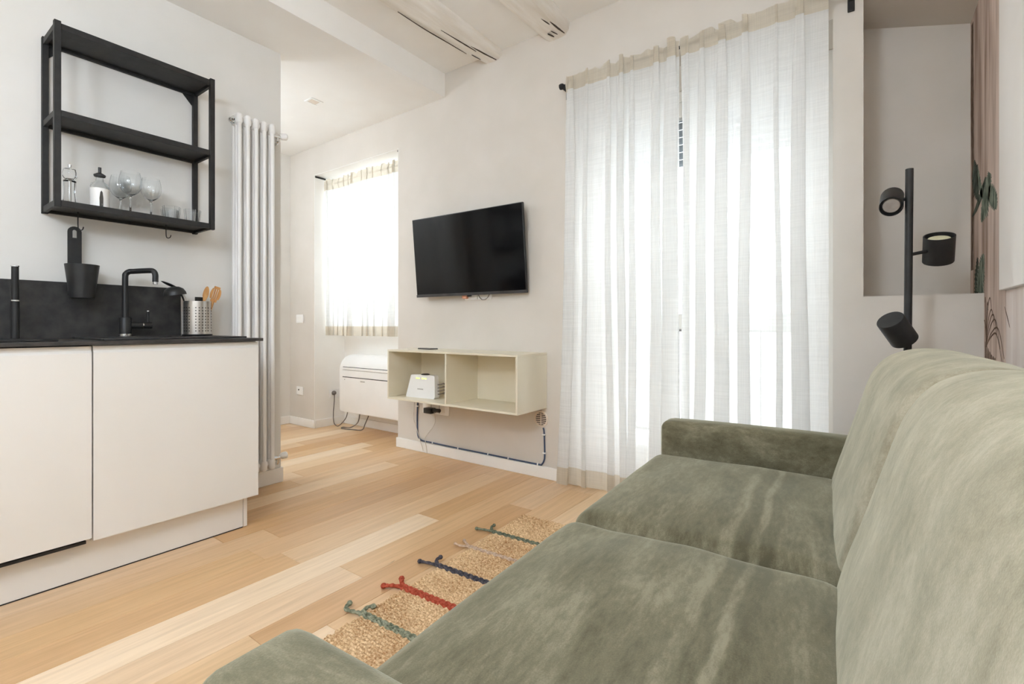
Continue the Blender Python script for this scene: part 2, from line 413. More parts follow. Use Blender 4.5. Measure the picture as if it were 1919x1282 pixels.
# planks: rows along Y
row_w = 0.1495; gap = 0.0011
x = LX + 0.0
fixed = {-2.29: [1.167], -1.69: [1.166], -1.54: [2.11], -1.39: [0.914]}
rows = []
x0 = -2.29 - row_w * 15.3
x = -2.29
while x > LX - .05: x -= row_w
rx = random.Random(11)
while x < RX:
    xa, xb = max(x, LX), min(x + row_w, RX)
    if xb - xa > 0.01:
        cuts = None
        for k, v in fixed.items():
            if abs(k - x) < 0.03: cuts = [v[0]]
        if cuts is None: cuts = [rx.uniform(BY + .4, 2.4)]
        c = cuts[0]
        L = rx.uniform(1.5, 1.9)
        while c + L < 2.9: c += L; cuts.append(c); L = rx.uniform(1.3, 1.9)
        c = cuts[0]
        while c - 1.2 > BY: c -= rx.uniform(1.3, 1.9); cuts.append(c)
        ys = sorted([BY] + [q for q in cuts if q > BY + .15 and q < 3.0] + [3.1])
        for ya, yb in zip(ys[:-1], ys[1:]):
            b = bm_new(); box(b, xa + gap / 2, xb - gap / 2, ya + gap / 2, yb - gap / 2, -0.014, 0.0, 0.0007, 1)
            obj('plank', b, M['oak'], floor, smooth=0, origin=((xa + xb) / 2, (ya + yb) / 2, -0.007))
    x += row_w

# TV / window wall with openings: window recess, balcony door, niche
RXL, RXR, RTOP = -4.165, -2.995, 2.375
DXL, DXR, DTOP = -1.395, -0.105, 2.335
NXL, NZ0 = 0.006, 1.088
YB = 2.93       # recess back
YO = 3.10       # outer face
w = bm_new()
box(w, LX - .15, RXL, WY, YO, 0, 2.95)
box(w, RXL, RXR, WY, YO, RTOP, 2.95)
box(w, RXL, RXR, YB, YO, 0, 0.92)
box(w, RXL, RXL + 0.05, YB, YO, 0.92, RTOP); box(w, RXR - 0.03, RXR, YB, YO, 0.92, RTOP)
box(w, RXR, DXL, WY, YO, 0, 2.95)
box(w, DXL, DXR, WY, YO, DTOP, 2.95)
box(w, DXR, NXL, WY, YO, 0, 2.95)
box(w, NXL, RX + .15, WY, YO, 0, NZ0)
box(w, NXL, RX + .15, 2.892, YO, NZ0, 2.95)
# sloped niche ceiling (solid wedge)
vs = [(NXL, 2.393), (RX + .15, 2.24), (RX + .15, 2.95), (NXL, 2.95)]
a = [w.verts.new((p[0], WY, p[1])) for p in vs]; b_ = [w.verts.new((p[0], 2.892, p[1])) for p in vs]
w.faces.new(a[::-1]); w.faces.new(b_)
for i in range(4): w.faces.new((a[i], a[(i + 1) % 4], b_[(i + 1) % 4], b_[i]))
wall_end = struct('wall_window', w, M['greige'], 'greige wall, shade put into its colour, carrying the television, window recess and balcony door')

w = bm_new()
box(w, RXL, RXL + .004, WY + .001, YB, 0, RTOP); box(w, RXR - .004, RXR, WY + .001, YB, 0, RTOP)
box(w, RXL + .004, RXR - .004, WY + .001, YB, RTOP - .004, RTOP); box(w, RXL + .004, RXR - .004, YB - .004, YB, 0, .92)
struct('wall_recess', w, M['ceil'], 'white painted lining of the window recess')  # thin white plates brighten the recess over the shade-toned wall
w = bm_new(); box(w, -3.05, KX, BY - .15, 1.59, 0, 2.95)
struct('wall_kitchen', w, M['wall'], 'off-white wall behind the kitchen worktop and black shelf')
w = bm_new(); box(w, LX - .15, LX, BY - .15, WY, 0, 2.95); box(w, LX, -3.05, -.15, 0.0, 0, 2.95)
struct('wall_hall', w, M['wall'], 'white wall at the far end of the hallway')
w = bm_new(); box(w, RX, RX + .15, BY - .15, 2.892, 0, 2.95)
wall_right = struct('wall_mural', w, M['wall'], 'wall behind the sofa that carries the mural paper')
w = bm_new(); box(w, -3.05, RX + .15, BY - .15, BY, 0, 2.95)
struct('wall_back', w, M['wall'], 'plain white wall opposite the television wall')
w = bm_new(); box(w, EDGE, RX + .15, BY - .15, WY + .02, CZ, 2.98)
ceil = struct('ceiling', w, M['ceil'], 'white ceiling with exposed painted beams')
w = bm_new(); box(w, LX - .15, EDGE, BY - .15, WY + .02, SZ, 2.98)
struct('ceiling', w, M['ceil'], 'lower white plaster ceiling over the hallway and kitchen wall')

# beams (painted, irregular)
def beam(pts, z0, seed):
    """pts: list of (y, xl, xr, depth)"""
    rr = random.Random(seed)
    bm = bm_new(); rings = []
    n = 44
    for i in range(n + 1):
        t = i / n; y = BY + (WY - BY) * t
        (ya, la, ra, da) = pts[0]; (yb, lb, rb, db) = pts[-1]
        for q0, q1 in zip(pts[:-1], pts[1:]):
            if q0[0] <= y <= q1[0] + 1e-6:
                ya, la, ra, da = q0; yb, lb, rb, db = q1
        s = (y - ya) / max(1e-6, yb - ya)
        l = la + (lb - la) * s; r = ra + (rb - ra) * s; d = da + (db - da) * s
        l += 0.008 * noise.noise(Vector((seed, y * 2, 0))); r += 0.008 * noise.noise(Vector((seed, y * 2, 5)))
        d += 0.006 * noise.noise(Vector((seed, y * 2, 9)))
        w_ = r - l
        prof = [(l, z0 + .004), (l + .012, z0 - d * .72), (l + w_ * .22, z0 - d), (l + w_ * .5, z0 - d * 1.03), (r - w_ * .18, z0 - d * .97), (r - .008, z0 - d * .6), (r, z0 + .004)]
        rings.append([bm.verts.new((px + .003 * noise.noise(Vector((px * 9, y * 5, seed))), y, pz + .003 * noise.noise(Vector((px * 14, y * 6, 3 + seed))))) for px, pz in prof])
    for p, q in zip(rings[:-1], rings[1:]):
        for i in range(len(p) - 1): bm.faces.new((p[i], p[i + 1], q[i + 1], q[i]))
    bm.faces.new(rings[0]); bm.faces.new(rings[-1][::-1])
    return bm
b1 = obj('beam', beam([(BY, -2.26, -1.96, .075), (1.8, -2.19, -1.955, .07), (WY, -2.125, -1.955, .055)], CZ, 1), M['beam'], ceil, smooth=40)
b2 = obj('beam', beam([(BY, -1.64, -1.34, .09), (2.1, -1.635, -1.40, .085), (WY, -1.625, -1.445, .075)], CZ, 2), M['beam'], ceil, smooth=40)
b3 = obj('beam', beam([(BY, -.9, -.66, .09), (WY, -.88, -.66, .08)], CZ, 3), M['beam'], ceil, smooth=40)
def crack(bm_parent, pts, z, wd):
    bm = bm_new(); n = len(pts)
    top = []; bot = []
    pts = smooth_path([(p[0], p[1], z) for p in pts], 5); N = len(pts)
    L = []; R = []
    for i, p in enumerate(pts):
        ww = wd * (0.25 + math.sin(PI * i / (N - 1))) * (0.8 + .4 * random.random())
        L.append((p.x - ww, p.y, p.z)); R.append((p.x + ww, p.y, p.z))
    lo = [bm.verts.new(q) for q in L]; ro = [bm.verts.new(q) for q in R]
    hi = [bm.verts.new((q[0], q[1], q[2] + .004)) for q in L]; rh = [bm.verts.new((q[0], q[1], q[2] + .004)) for q in R]
    for i in range(N - 1):
        bm.faces.new((lo[i], lo[i + 1], ro[i + 1], ro[i])); bm.faces.new((hi[i], rh[i], rh[i + 1], hi[i + 1]))
        bm.faces.new((lo[i], hi[i], hi[i + 1], lo[i + 1])); bm.faces.new((ro[i], ro[i + 1], rh[i + 1], rh[i]))
    obj('crack', bm, M['crack'], bm_parent, smooth=0)
crack(b1, [(-2.135, 1.85), (-2.13, 2.05), (-2.115, 2.22), (-2.10, 2.4)], CZ - .0735, .0022)
crack(b1, [(-2.06, 2.12), (-2.045, 2.3), (-2.035, 2.42)], CZ - .070, .0028)
crack(b1, [(-2.03, 2.36), (-2.015, 2.48), (-1.995, 2.585)], CZ - .0645, .0035)
crack(b1, [(-2.09, 2.44), (-2.08, 2.52)], CZ - .065, .0018)
crack(b2, [(-1.475, 2.42), (-1.47, 2.5), (-1.462, 2.57)], CZ - .080, .004)
crack(b2, [(-1.50, 2.36), (-1.49, 2.44)], CZ - .083, .0025)
crack(b2, [(-1.545, 2.51), (-1.53, 2.56)], CZ - .084, .004)
crack(b2, [(-1.515, 2.50), (-1.50, 2.55)], CZ - .084, .002)

# baseboards
def bb(name, x0, x1, y0, y1, label, h=.075):
    b = bm_new(); box(b, x0, x1, y0, y1, 0, h, .003, 1); return struct(name, b, M['trim'], label)
bb('baseboard_television', RXR - .012, DXL + .012, WY - .014, WY, 'white skirting board under the floating cube shelf')
bb('baseboard_recess', RXL + .005, RXR - .005, YB - .018, YB - .004, 'skirting board at the back of the window recess')
bb('baseboard_reveal', RXL + .004, RXL + .016, WY, YB - .018, 'skirting board on the side of the window recess')
bb('baseboard_hall', LX + .014, RXL + .012, WY - .014, WY, 'short skirting board left of the window recess')
bb('baseboard_door', DXL, DXL + .012, WY, 2.84, 'skirting board return beside the balcony curtain', .075)
bb('baseboard_kitchen', KX, KX + .014, 1.21, 1.60, 'skirting board under the column radiator', .09)
bb('baseboard_niche', DXR, RX, WY - .014, WY, 'skirting board behind the sofa end')
bb('baseboard_left', LX, LX + .014, 2.47, WY, 'short skirting board beside the hall door')

# hall door with casing
d1 = thing('door_1', 'white flush hall door in a plain white casing', None, (LX, 2.05, 0))
d1['kind'] = 'structure'
b = bm_new(); box(b, LX + .001, LX + .02, 1.62, 2.36, 0.004, 2.10, .003, 1); obj('door_leaf', b, M['trim'], d1)
b = bm_new(); box(b, LX, LX + .028, 2.36, 2.44, 0, 2.18, .004, 1); box(b, LX, LX + .028, 1.54, 1.62, 0, 2.18, .004, 1); box(b, LX, LX + .028, 1.62, 2.36, 2.10, 2.18, .004, 1)
obj('door_casing', b, M['trim'], d1)
b = bm_new(); tube(b, [(LX + .02, 2.29, 1.0), (LX + .07, 2.29, 1.0)], .01, 10); tube(b, [(LX + .065, 2.29, 1.0), (LX + .065, 2.18, 1.0)], .009, 10); obj('door_handle', b, M['chrome'], d1)

# ------------------------------------------------------------------ balcony door (behind the curtain) and window
dr = thing('window_2', 'white glazed balcony door seen through the long sheer curtains', None, (-.75, 2.92, 0))
dr['kind'] = 'structure'
fy0, fy1 = 2.88, 2.95
b = bm_new(); box(b, DXL, DXL + .06, fy0, fy1, 0, DTOP, .003, 1); box(b, DXR - .06, DXR, fy0, fy1, 0, DTOP, .003, 1); box(b, DXL + .06, DXR - .06, fy0, fy1, DTOP - .06, DTOP, .003, 1)
obj('door_frame', b, M['trim'], dr)
for k, (xa, xb) in enumerate(((DXL + .06, -.765), (-.755, DXR - .06))):
    b = bm_new()
    for (p, q) in ((xa, xa + .085), (xb - .085, xb)): box(b, p, q, fy0 + .005, fy1 - .01, .01, DTOP - .06, .004, 1)
    for (p, q) in ((.01, .22), (.94, 1.03), (DTOP - .15, DTOP - .06)): box(b, xa + .085, xb - .085, fy0 + .005, fy1 - .01, p, q, .004, 1)
    leaf = obj('door_sash', b, M['trim'], dr)
    for (p, q) in ((.22, .94), (1.03, DTOP - .15)):
        b = bm_new(); box(b, xa + .085, xb - .085, 2.91, 2.916, p, q); obj('pane', b, M['pane'], leaf, smooth=0)
b = bm_new(); tube(b, [(-.72, fy0, 1.08), (-.72, fy0 - .045, 1.08), (-.72, fy0 - .05, 1.0)], .009, 8); obj('door_handle', b, M['chrome'], dr)

wn = thing('window_1', 'white framed window at the back of the recess behind a short sheer curtain', None, (-3.57, 3.0, .92))
wn['kind'] = 'structure'
wx0, wx1, wz0, wz1 = RXL + .05, RXR - .03, .92, RTOP
b = bm_new(); box(b, wx0, wx0 + .06, 2.98, 3.05, wz0, wz1, .003, 1); box(b, wx1 - .06, wx1, 2.98, 3.05, wz0, wz1, .003, 1)
box(b, wx0 + .06, wx1 - .06, 2.98, 3.05, wz0, wz0 + .07, .003, 1); box(b, wx0 + .06, wx1 - .06, 2.98, 3.05, wz1 - .07, wz1, .003, 1)
xm = (wx0 + wx1) / 2; box(b, xm - .05, xm + .05, 2.98, 3.05, wz0 + .07, wz1 - .07, .003, 1)
wf = obj('window_frame', b, M['trim'], wn)
for (p, q) in ((wx0 + .06, xm - .05), (xm + .05, wx1 - .06)):
    b = bm_new(); box(b, p, q, 3.01, 3.016, wz0 + .07, wz1 - .07); obj('pane', b, M['pane'], wf, smooth=0)
b = bm_new(); box(b, RXL + .006, RXR - .006, 2.90, 2.985, .921, .939, .004, 2); obj('window_sill', b, M['trim'], wn)

# roller shutter let down over the top of the balcony door, and the balcony
rs = thing('roller_shutter', 'grey roller shutter let down across the top of the balcony door', 'shutter', (-.75, 3.03, 1.94))
for i in range(8):
    b = bm_new(); z = 1.94 + i * .046; box(b, DXL + .02, DXR - .02, 3.025, 3.04, z, z + .042, .005, 2); obj('slat', b, M['shutter'], rs)
b = bm_new(); box(b, -2.2, .6, YO, 4.15, -.16, -.02); o = struct('balcony_floor', b, M['concrete'], 'concrete balcony slab beyond the glazed door')
rl = thing('balcony_railing', 'dark iron balcony railing beyond the glazed door', 'railing', (-.75, 4.05, -.02))
b = bm_new(); tube(b, [(-2.1, 4.05, .93), (.5, 4.05, .93)], .018, 10); obj('handrail', b, M['rail'], rl)
b = bm_new(); tube(b, [(-2.1, 4.05, .08), (.5, 4.05, .08)], .012, 8); obj('bottom_rail', b, M['rail'], rl)
for i in range(22):
    b = bm_new(); xx = -2.08 + i * .122; tube(b, [(xx, 4.05, -.02 if i % 7 == 0 else .08), (xx, 4.05, .93)], .007, 6); obj('baluster', b, M['rail'], rl)

# ------------------------------------------------------------------ curtains
def curtain(name, label, x0, x1, y, ztop, zrod, zbot, folds, amp, seed, flareL=0.0, hem=.10, sag=0.0, group=None, zslope=0.0):
    root = thing(name, label, 'curtain', ((x0 + x1) / 2, y, zbot), 0, group)
    rr = random.Random(seed)
    W_ = x1 - x0
    # flat lengths of cloth between narrow folded-over pleats
    pl_ = []; xx_ = x0 + rr.uniform(.03, .06)
    while xx_ < x1 - .03:
        pl_.append((xx_, rr.uniform(.020, .036) * (amp / .04), rr.choice((-1, 1)), rr.uniform(.55, 1.35), rr.uniform(-.012, .012)))
        xx_ += rr.uniform(.55, 1.35) * W_ / folds
    nx = int(W_ * 420); nz = 56
    def P(u, z, dy=0.0):
        t = (ztop - z) / (ztop - zbot)                       # 0 top .. 1 bottom
        tz = max(0.0, (zrod - z)) / (zrod - zbot)
        xb = x0 + W_ * u; xx = xb; yy = y
        op = min(1.0, .75 + tz * 2.2)
        for k, (c, wd, sg, st, dr) in enumerate(pl_):
            cc = c + dr * t + .012 * noise.noise(Vector((k * 3.3, t * 2.2, seed)))
            w2 = wd * (1.0 + .55 * t)
            q = (xb - cc) / w2
            if abs(q) < 1.6:
                win = max(0.0, 1 - (q / 1.6) ** 2) ** 2
                xx -= sg * 0.0 + w2 * 1.25 * st * math.sin(PI * q) * win * op
                yy -= amp * .75 * st * math.cos(PI * q * .5) * win * op
        yy += .012 * math.sin(9.0 * xb + seed + 1.5 * t) * op + .006 * noise.noise(Vector((xb * 7, t * 3, seed + 4)))
        xx -= flareL * max(0.0, t - .45) ** 1.5 * max(0, 1 - u * 4)
        g = math.exp(-((z - zrod) / .03) ** 2)
        yy = yy * (1 - .75 * g) + (y - .012) * .75 * g
        zz = z + zslope * u
        if z > zrod: zz += .03 * noise.noise(Vector((xb * 22, 0, seed))) * (z - zrod) / max(1e-6, (ztop - zrod))
        return (xx, yy + dy, zz)
    def sheet(za, zb, n, dy=0.0):
        bm = bm_new(); rows_ = []
        for j in range(n + 1):
            z = za + (zb - za) * j / n
            rows_.append([bm.verts.new(P(i / nx, z, dy)) for i in range(nx + 1)])
        for p, q in zip(rows_[:-1], rows_[1:]):
            for i in range(nx): bm.faces.new((p[i], p[i + 1], q[i + 1], q[i]))
        return bm
    obj('cloth', sheet(ztop, zbot, nz), M['sheer'], root, smooth=180)
    obj('header', sheet(ztop, zrod - .045, 6, -.0025), M['hem'], root, smooth=180)
    obj('hem', sheet(zbot + hem, zbot, 4, -.0025), M['hem'], root, smooth=180)
    return root
CY = 2.53
curtain('sheer_curtain', 'long sheer white linen curtain nearer the television', -1.425, -.764, CY, 2.435, 2.395, .03, 6.5, .040, 3, flareL=.13)
curtain('sheer_curtain', 'long sheer white linen curtain nearer the floor lamp', -.757, -.118, CY, 2.435, 2.395, .03, 6.0, .040, 8)
curtain('sheer_curtain', 'short sheer white curtain in the recess above the air conditioner', RXL + .02, RXR - .01, 2.70, 2.335, 2.285, .872, 10.5, .024, 5, hem=.085)

rod = thing('curtain_rod', 'black curtain rod above the balcony door', 'curtain rod', (-.75, CY, 2.395))
b = bm_new(); tube(b, [(-1.455, CY, 2.395), (-.035, CY, 2.395)], .008, 10); obj('rod', b, M['blackmetal'], rod)
for xx in (-1.452, -.038):
    b = bm_new(); box(b, xx - .012, xx + .012, CY - .012, WY - .001, 2.385, 2.405, .003, 1); box(b, xx - .013, xx + .013, WY - .008, WY - .0005, 2.34, 2.44, .002, 1)
    obj('bracket', b, M['blackmetal'], rod)
b = bm_new(); lathe(b, [(0, -.012), (.016, -.010), (.018, 0), (.016, .010), (0, .012)], (-1.46, CY, 2.395), 14, (1, 0, 0)); obj('finial', b, M['blackmetal'], rod)
rod2 = thing('curtain_rod', 'thin rod with black end fittings across the window recess', 'curtain rod', (-3.58, 2.70, 2.29))
b = bm_new(); tube(b, [(RXL + .005, 2.70, 2.288), (RXR - .005, 2.70, 2.288)], .006, 8); obj('rod', b, M['plastic_white'], rod2)
b = bm_new(); box(b, RXL + .004, RXL + .018, 2.605, 2.71, 2.352, 2.365, .002, 1); obj('end_fitting', b, M['blackmetal'], rod2)
b = bm_new(); box(b, RXR - .016, RXR - .004, 2.603, 2.70, 2.352, 2.366, .002, 1); obj('end_fitting', b, M['blackmetal'], rod2)

# ------------------------------------------------------------------ sofa
SR = math.radians(2.7)
sofa = thing('sofa', 'sage green velvet sofa with low arms in front of the mural wall', 'sofa', (0, 0, 0), SR)
def rbox(x0, x1, y0, y1, z0, z1, r, nx=24, ny=24, nz=10, crown=0.0, sagy=0.0, wr=0.0, seed=0):
    bm = bm_new()
    def face(fn, na, nb):
        g = [[bm.verts.new(fn(i / na, j / nb)) for j in range(nb + 1)] for i in range(na + 1)]
        for i in range(na):
            for j in range(nb): bm.faces.new((g[i][j], g[i + 1][j], g[i + 1][j + 1], g[i][j + 1]))
    def e(t):   # crowd samples toward the rounded ends
        return .5 - .5 * math.cos(PI * t) if True else t
    X = lambda t: x0 + (x1 - x0) * e(t); Y = lambda t: y0 + (y1 - y0) * e(t); Z = lambda t: z0 + (z1 - z0) * e(t)
    face(lambda a, c: (X(a), Y(c), z1), nx, ny); face(lambda a, c: (X(a), Y(c), z0), nx, ny)
    face(lambda a, c: (X(a), y0, Z(c)), nx, nz); face(lambda a, c: (X(a), y1, Z(c)), nx, nz)
    face(lambda a, c: (x0, Y(a), Z(c)), ny, nz); face(lambda a, c: (x1, Y(a), Z(c)), ny, nz)
    bmesh.ops.remove_doubles(bm, verts=bm.verts, dist=1e-5)
    lo = Vector((x0 + r, y0 + r, z0 + r)); hi = Vector((x1 - r, y1 - r, z1 - r))
    for v in bm.verts:
        c = Vector((min(max(v.co.x, lo.x), hi.x), min(max(v.co.y, lo.y), hi.y), min(max(v.co.z, lo.z), hi.z)))
        d = v.co - c
        if d.length > 1e-9: v.co = c + d.normalized() * r
        u = (v.co.x - x0) / (x1 - x0) * 2 - 1; w_ = (v.co.y - y0) / (y1 - y0) * 2 - 1
        k = max(0.0, (v.co.z - z0) / (z1 - z0))
        v.co.z += crown * (1 - abs(u) ** 2.6) * (1 - abs(w_) ** 2.6) * k
        if wr:
            n = noise.noise(Vector((v.co.x * 5.5 + seed, v.co.y * 2.6, seed))) + .5 * noise.noise(Vector((v.co.x * 11, v.co.y * 6 + seed, 2)))
            v.co.z += wr * n * k
    return bm
# base
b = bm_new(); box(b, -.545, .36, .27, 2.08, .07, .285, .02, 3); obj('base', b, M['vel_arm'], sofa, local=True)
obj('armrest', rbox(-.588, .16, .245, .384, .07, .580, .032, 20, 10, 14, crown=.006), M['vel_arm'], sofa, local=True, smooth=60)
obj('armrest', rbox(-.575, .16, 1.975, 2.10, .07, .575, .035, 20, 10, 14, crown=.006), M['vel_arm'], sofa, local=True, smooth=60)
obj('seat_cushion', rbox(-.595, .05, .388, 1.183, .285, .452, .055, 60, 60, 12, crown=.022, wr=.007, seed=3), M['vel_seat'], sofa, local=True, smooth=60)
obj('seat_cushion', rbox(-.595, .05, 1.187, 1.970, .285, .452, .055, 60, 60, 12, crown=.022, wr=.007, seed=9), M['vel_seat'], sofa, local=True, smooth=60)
def back_cushion(y0, y1, seed):
    prof = [(.000, .30), (.012, .40), (.031, .49), (.055, .575), (.086, .68), (.112, .765), (.135, .815), (.165, .852), (.205, .873), (.25, .881), (.295, .877), (.33, .862), (.352, .83), (.36, .78), (.36, .55), (.36, .30)]
    pp = smooth_path([(p[0], 0, p[1]) for p in prof], 5)
    N = len(pp)
    nrm = []
    for i in range(N):
        t = pp[min(i + 1, N - 1)] - pp[max(i - 1, 0)]; nrm.append(Vector((-t.z, 0, t.x)).normalized())   # outward (left / up)
    r = .045
    st = []
    for k in range(9):
        a = PI / 2 * k / 8; st.append((y0 + r * (1 - math.sin(a)), r * (1 - math.cos(a))))
    st = st[::-1]
    st = [(y0 + r * (1 - math.cos(PI / 2 * k / 8)), r * (1 - math.sin(PI / 2 * k / 8))) for k in range(9)]
    mid = [(y0 + r + (y1 - y0 - 2 * r) * k / 50, 0.0) for k in range(1, 50)]
    en = [(y1 - (s[0] - y0), s[1]) for s in st[::-1]]
    bm = bm_new(); rings = []
    for (yy, ins) in st + mid + en:
        row = []
        u = (yy - y0) / (y1 - y0) * 2 - 1
        for i, p in enumerate(pp):
            q = p - nrm[i] * ins
            bul = .012 * (1 - abs(u) ** 3)
            n = .004 * noise.noise(Vector((yy * 3, q.z * 4, seed))) + .002 * noise.noise(Vector((yy * 9, q.z * 9, seed)))
            q = q + nrm[i] * (bul + n)
            row.append(bm.verts.new((q.x, yy, q.z)))
        rings.append(row)
    for p, q in zip(rings[:-1], rings[1:]):
        for i in range(N - 1): bm.faces.new((p[i], p[i + 1], q[i + 1], q[i]))
        bm.faces.new((p[N - 1], p[0], q[0], q[N - 1]))
    bm.faces.new(rings[0]); bm.faces.new(rings[-1][::-1])
    return bm
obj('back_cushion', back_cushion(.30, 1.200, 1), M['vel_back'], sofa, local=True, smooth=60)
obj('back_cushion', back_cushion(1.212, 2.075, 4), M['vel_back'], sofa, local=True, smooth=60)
for (fx, fy) in ((-.50, .33), (-.50, 2.02), (.28, .33), (.28, 2.02)):
    b = bm_new(); lathe(b, [(0, 0), (.022, 0), (.026, .07), (0, .07)], (fx, fy, .0152 if fx < -.3 else .0), 14); obj('foot', b, M['blackplastic'], sofa, local=True)

# ------------------------------------------------------------------ rug
rug = thing('jute_rug', 'woven jute rug with coloured braided stripes beside the sofa', 'rug', (0, 0, 0), SR)
RL, RR = -1.285, -.46
def rug_seg(y0, y1):
    bm = bm_new()
    rows_y = int((y1 - y0) / .0125)
    for j in range(rows_y):
        ya = y0 + (y1 - y0) * (j + .5) / rows_y; r = (y1 - y0) / rows_y * .56
        n = 95; l = RL + random.uniform(-.004, .004)
        ph = random.uniform(0, 6)
        rings = []
        for i in range(n + 1):
            xx = l + (RR - l) * i / n
            rings.append([bm.verts.new((xx, ya + r * c + .0012 * math.sin(i * 2.1 + ph), .0055 + .0055 * s * (1 + .65 * math.sin(i * 1.6 + ph + 1.5)))) for c, s in ((1, -.9), (.75, .55), (0, 1.0), (-.75, .55), (-1, -.9))])
        for p, q in zip(rings[:-1], rings[1:]):
            for i in range(4): bm.faces.new((p[i], p[i + 1], q[i + 1], q[i]))
        bm.faces.new(rings[0]); bm.faces.new(rings[-1][::-1])
    return bm
def braid_obj(yb, m, r, label, shape):
    bm = bm_new()
    # three strands plaited across the rug
    for s in range(3):
        pts = []
        n = 150
        for i in range(n + 1):
            xx = RL - .012 + (RR - RL) * i / n; a = i * .46 + s * 2 * PI / 3
            pts.append((xx, yb + r * 1.1 * math.sin(a), .0085 + r * .5 + r * .5 * math.sin(2 * a)))
        tube(bm, pts, r * .62, 6)
    # two loose knotted ends lying out on the floor
    for e in shape:
        q = smooth_path([(RL - .005, yb, .013)] + [(RL + a, yb + c, z) for a, c, z in e], 6)
        for s in range(2):
            pts = [(p.x + r * .5 * math.sin(i * .9 + s * PI), p.y + r * .5 * math.cos(i * .9 + s * PI), p.z) for i, p in enumerate(q)]
            tube(bm, pts, r * .62, 6)
        p = q[-1]
        lathe(bm, [(0, -r * 1.3), (r * 1.0, -r * .8), (r * 1.35, 0), (r * 1.0, r * .8), (0, r * 1.3)], (p.x, p.y, max(p.z, r * 1.3)), 8)
    o = obj('braid', bm, m, rug, local=True); o['label'] = label; return o
YBR = [1.068, 1.256, 1.446, 1.645, 1.823]
ys = [.46, .68, .875] + YBR + [2.085]
for ya, yb in zip(ys[:-1], ys[1:]):
    o = obj('woven_band', rug_seg(ya + .004, yb - .004), M['jute'], rug, local=True)
sh = [[(-.035, .012, .016), (-.060, .030, .014)], [(-.04, -.018, .014), (-.075, -.012, .012)]]
sh2 = [[(-.03, .015, .02), (-.035, .045, .02)], [(-.045, -.006, .014), (-.095, -.012, .011)]]
braid_obj(YBR[0], M['y_green'], .0075, 'pale green braided stripe', [[(-.03, -.01, .014), (-.07, -.012, .012), (-.08, .012, .016)], [(-.012, .03, .014), (.0, .045, .014)]])
braid_obj(YBR[1], M['y_red'], .0085, 'red braided stripe', [[(-.025, .012, .02), (-.05, .035, .016)], [(-.045, -.012, .013), (-.075, -.03, .011)]])
braid_obj(YBR[2], M['y_navy'], .0075, 'navy braided stripe', sh2)
braid_obj(YBR[3], M['y_beige'], .0058, 'beige braided stripe', sh)
braid_obj(YBR[4], M['y_sage'], .0065, 'sage braided stripe', sh2)

# ------------------------------------------------------------------ kitchen
CFX = -2.335     # front of doors
TOPZ = .903
u1 = thing('base_cabinet', 'cream handleless base cabinet under the black sink', 'cabinet', (-2.6, .86, 0))
b = bm_new(); box(b, KX, CFX - .022, .555, 1.165, .15, .888, .001, 1); obj('body', b, M['cab'], u1)
def front(y0, y1, z0):
    b = bm_new()
    # door slab with an undercut grip along its top edge
    pr = [(CFX - .02, z0), (CFX, z0), (CFX, .858), (CFX - .006, .868), (CFX - .006, .884), (CFX - .02, .884)]
    a = [b.verts.new((p[0], y0, p[1])) for p in pr]; c = [b.verts.new((p[0], y1, p[1])) for p in pr]
    b.faces.new(a[::-1]); b.faces.new(c)
    for i in range(len(pr)): b.faces.new((a[i], a[(i + 1) % len(pr)], c[(i + 1) % len(pr)], c[i]))
    return b
obj('door', front(.5545, 1.1665, .155), M['cab'], u1, smooth=20)
u2 = thing('built_in_dishwasher', 'built-in appliance behind a cream front with a dark gap below', 'dishwasher', (-2.6, .25, 0))
b = bm_new(); box(b, KX, CFX - .03, -.05, .549, .165, .888, .001, 1); obj('body', b, M['blackplastic'], u2)
obj('front_panel', front(-.05, .5495, .166), M['cab'], u2, smooth=20)
b = bm_new(); box(b, -2.43, CFX - .008, -.05, .535, .148, .160, .001, 1); obj('lower_strip', b, M['blackplastic'], u2)
pl = thing('plinth', 'cream plinth board along the foot of the kitchen units', 'plinth', (-2.4, .55, 0))
b = bm_new(); box(b, -2.41, -2.392, -.05, 1.122, .004, .146, .001, 1); obj('board', b, M['cab'], pl)
b = bm_new(); box(b, -2.86, -2.392, 1.124, 1.142, .002, .15, .001, 1); obj('end_board', b, M['cab'], pl)
b = bm_new(); box(b, -2.405, -2.391, -.05, 1.12, .0003, .004); obj('floor_seal', b, M['blackplastic'], pl, smooth=0)
b = bm_new(); box(b, KX, -2.318, -.06, 1.182, .889, TOPZ, .0015, 1)
tag(obj('worktop', b, M['worktop'], origin=(-2.6, .55, .889)), 'thin dark worktop running across the kitchen units', 'worktop')
b = bm_new(); box(b, KX, KX + .012, -.06, 1.045, TOPZ, 1.157, .001, 1)
tag(obj('backsplash', b, M['stone'], origin=(KX, .5, TOPZ)), 'black stone-look backsplash panel behind the worktop', 'backsplash')

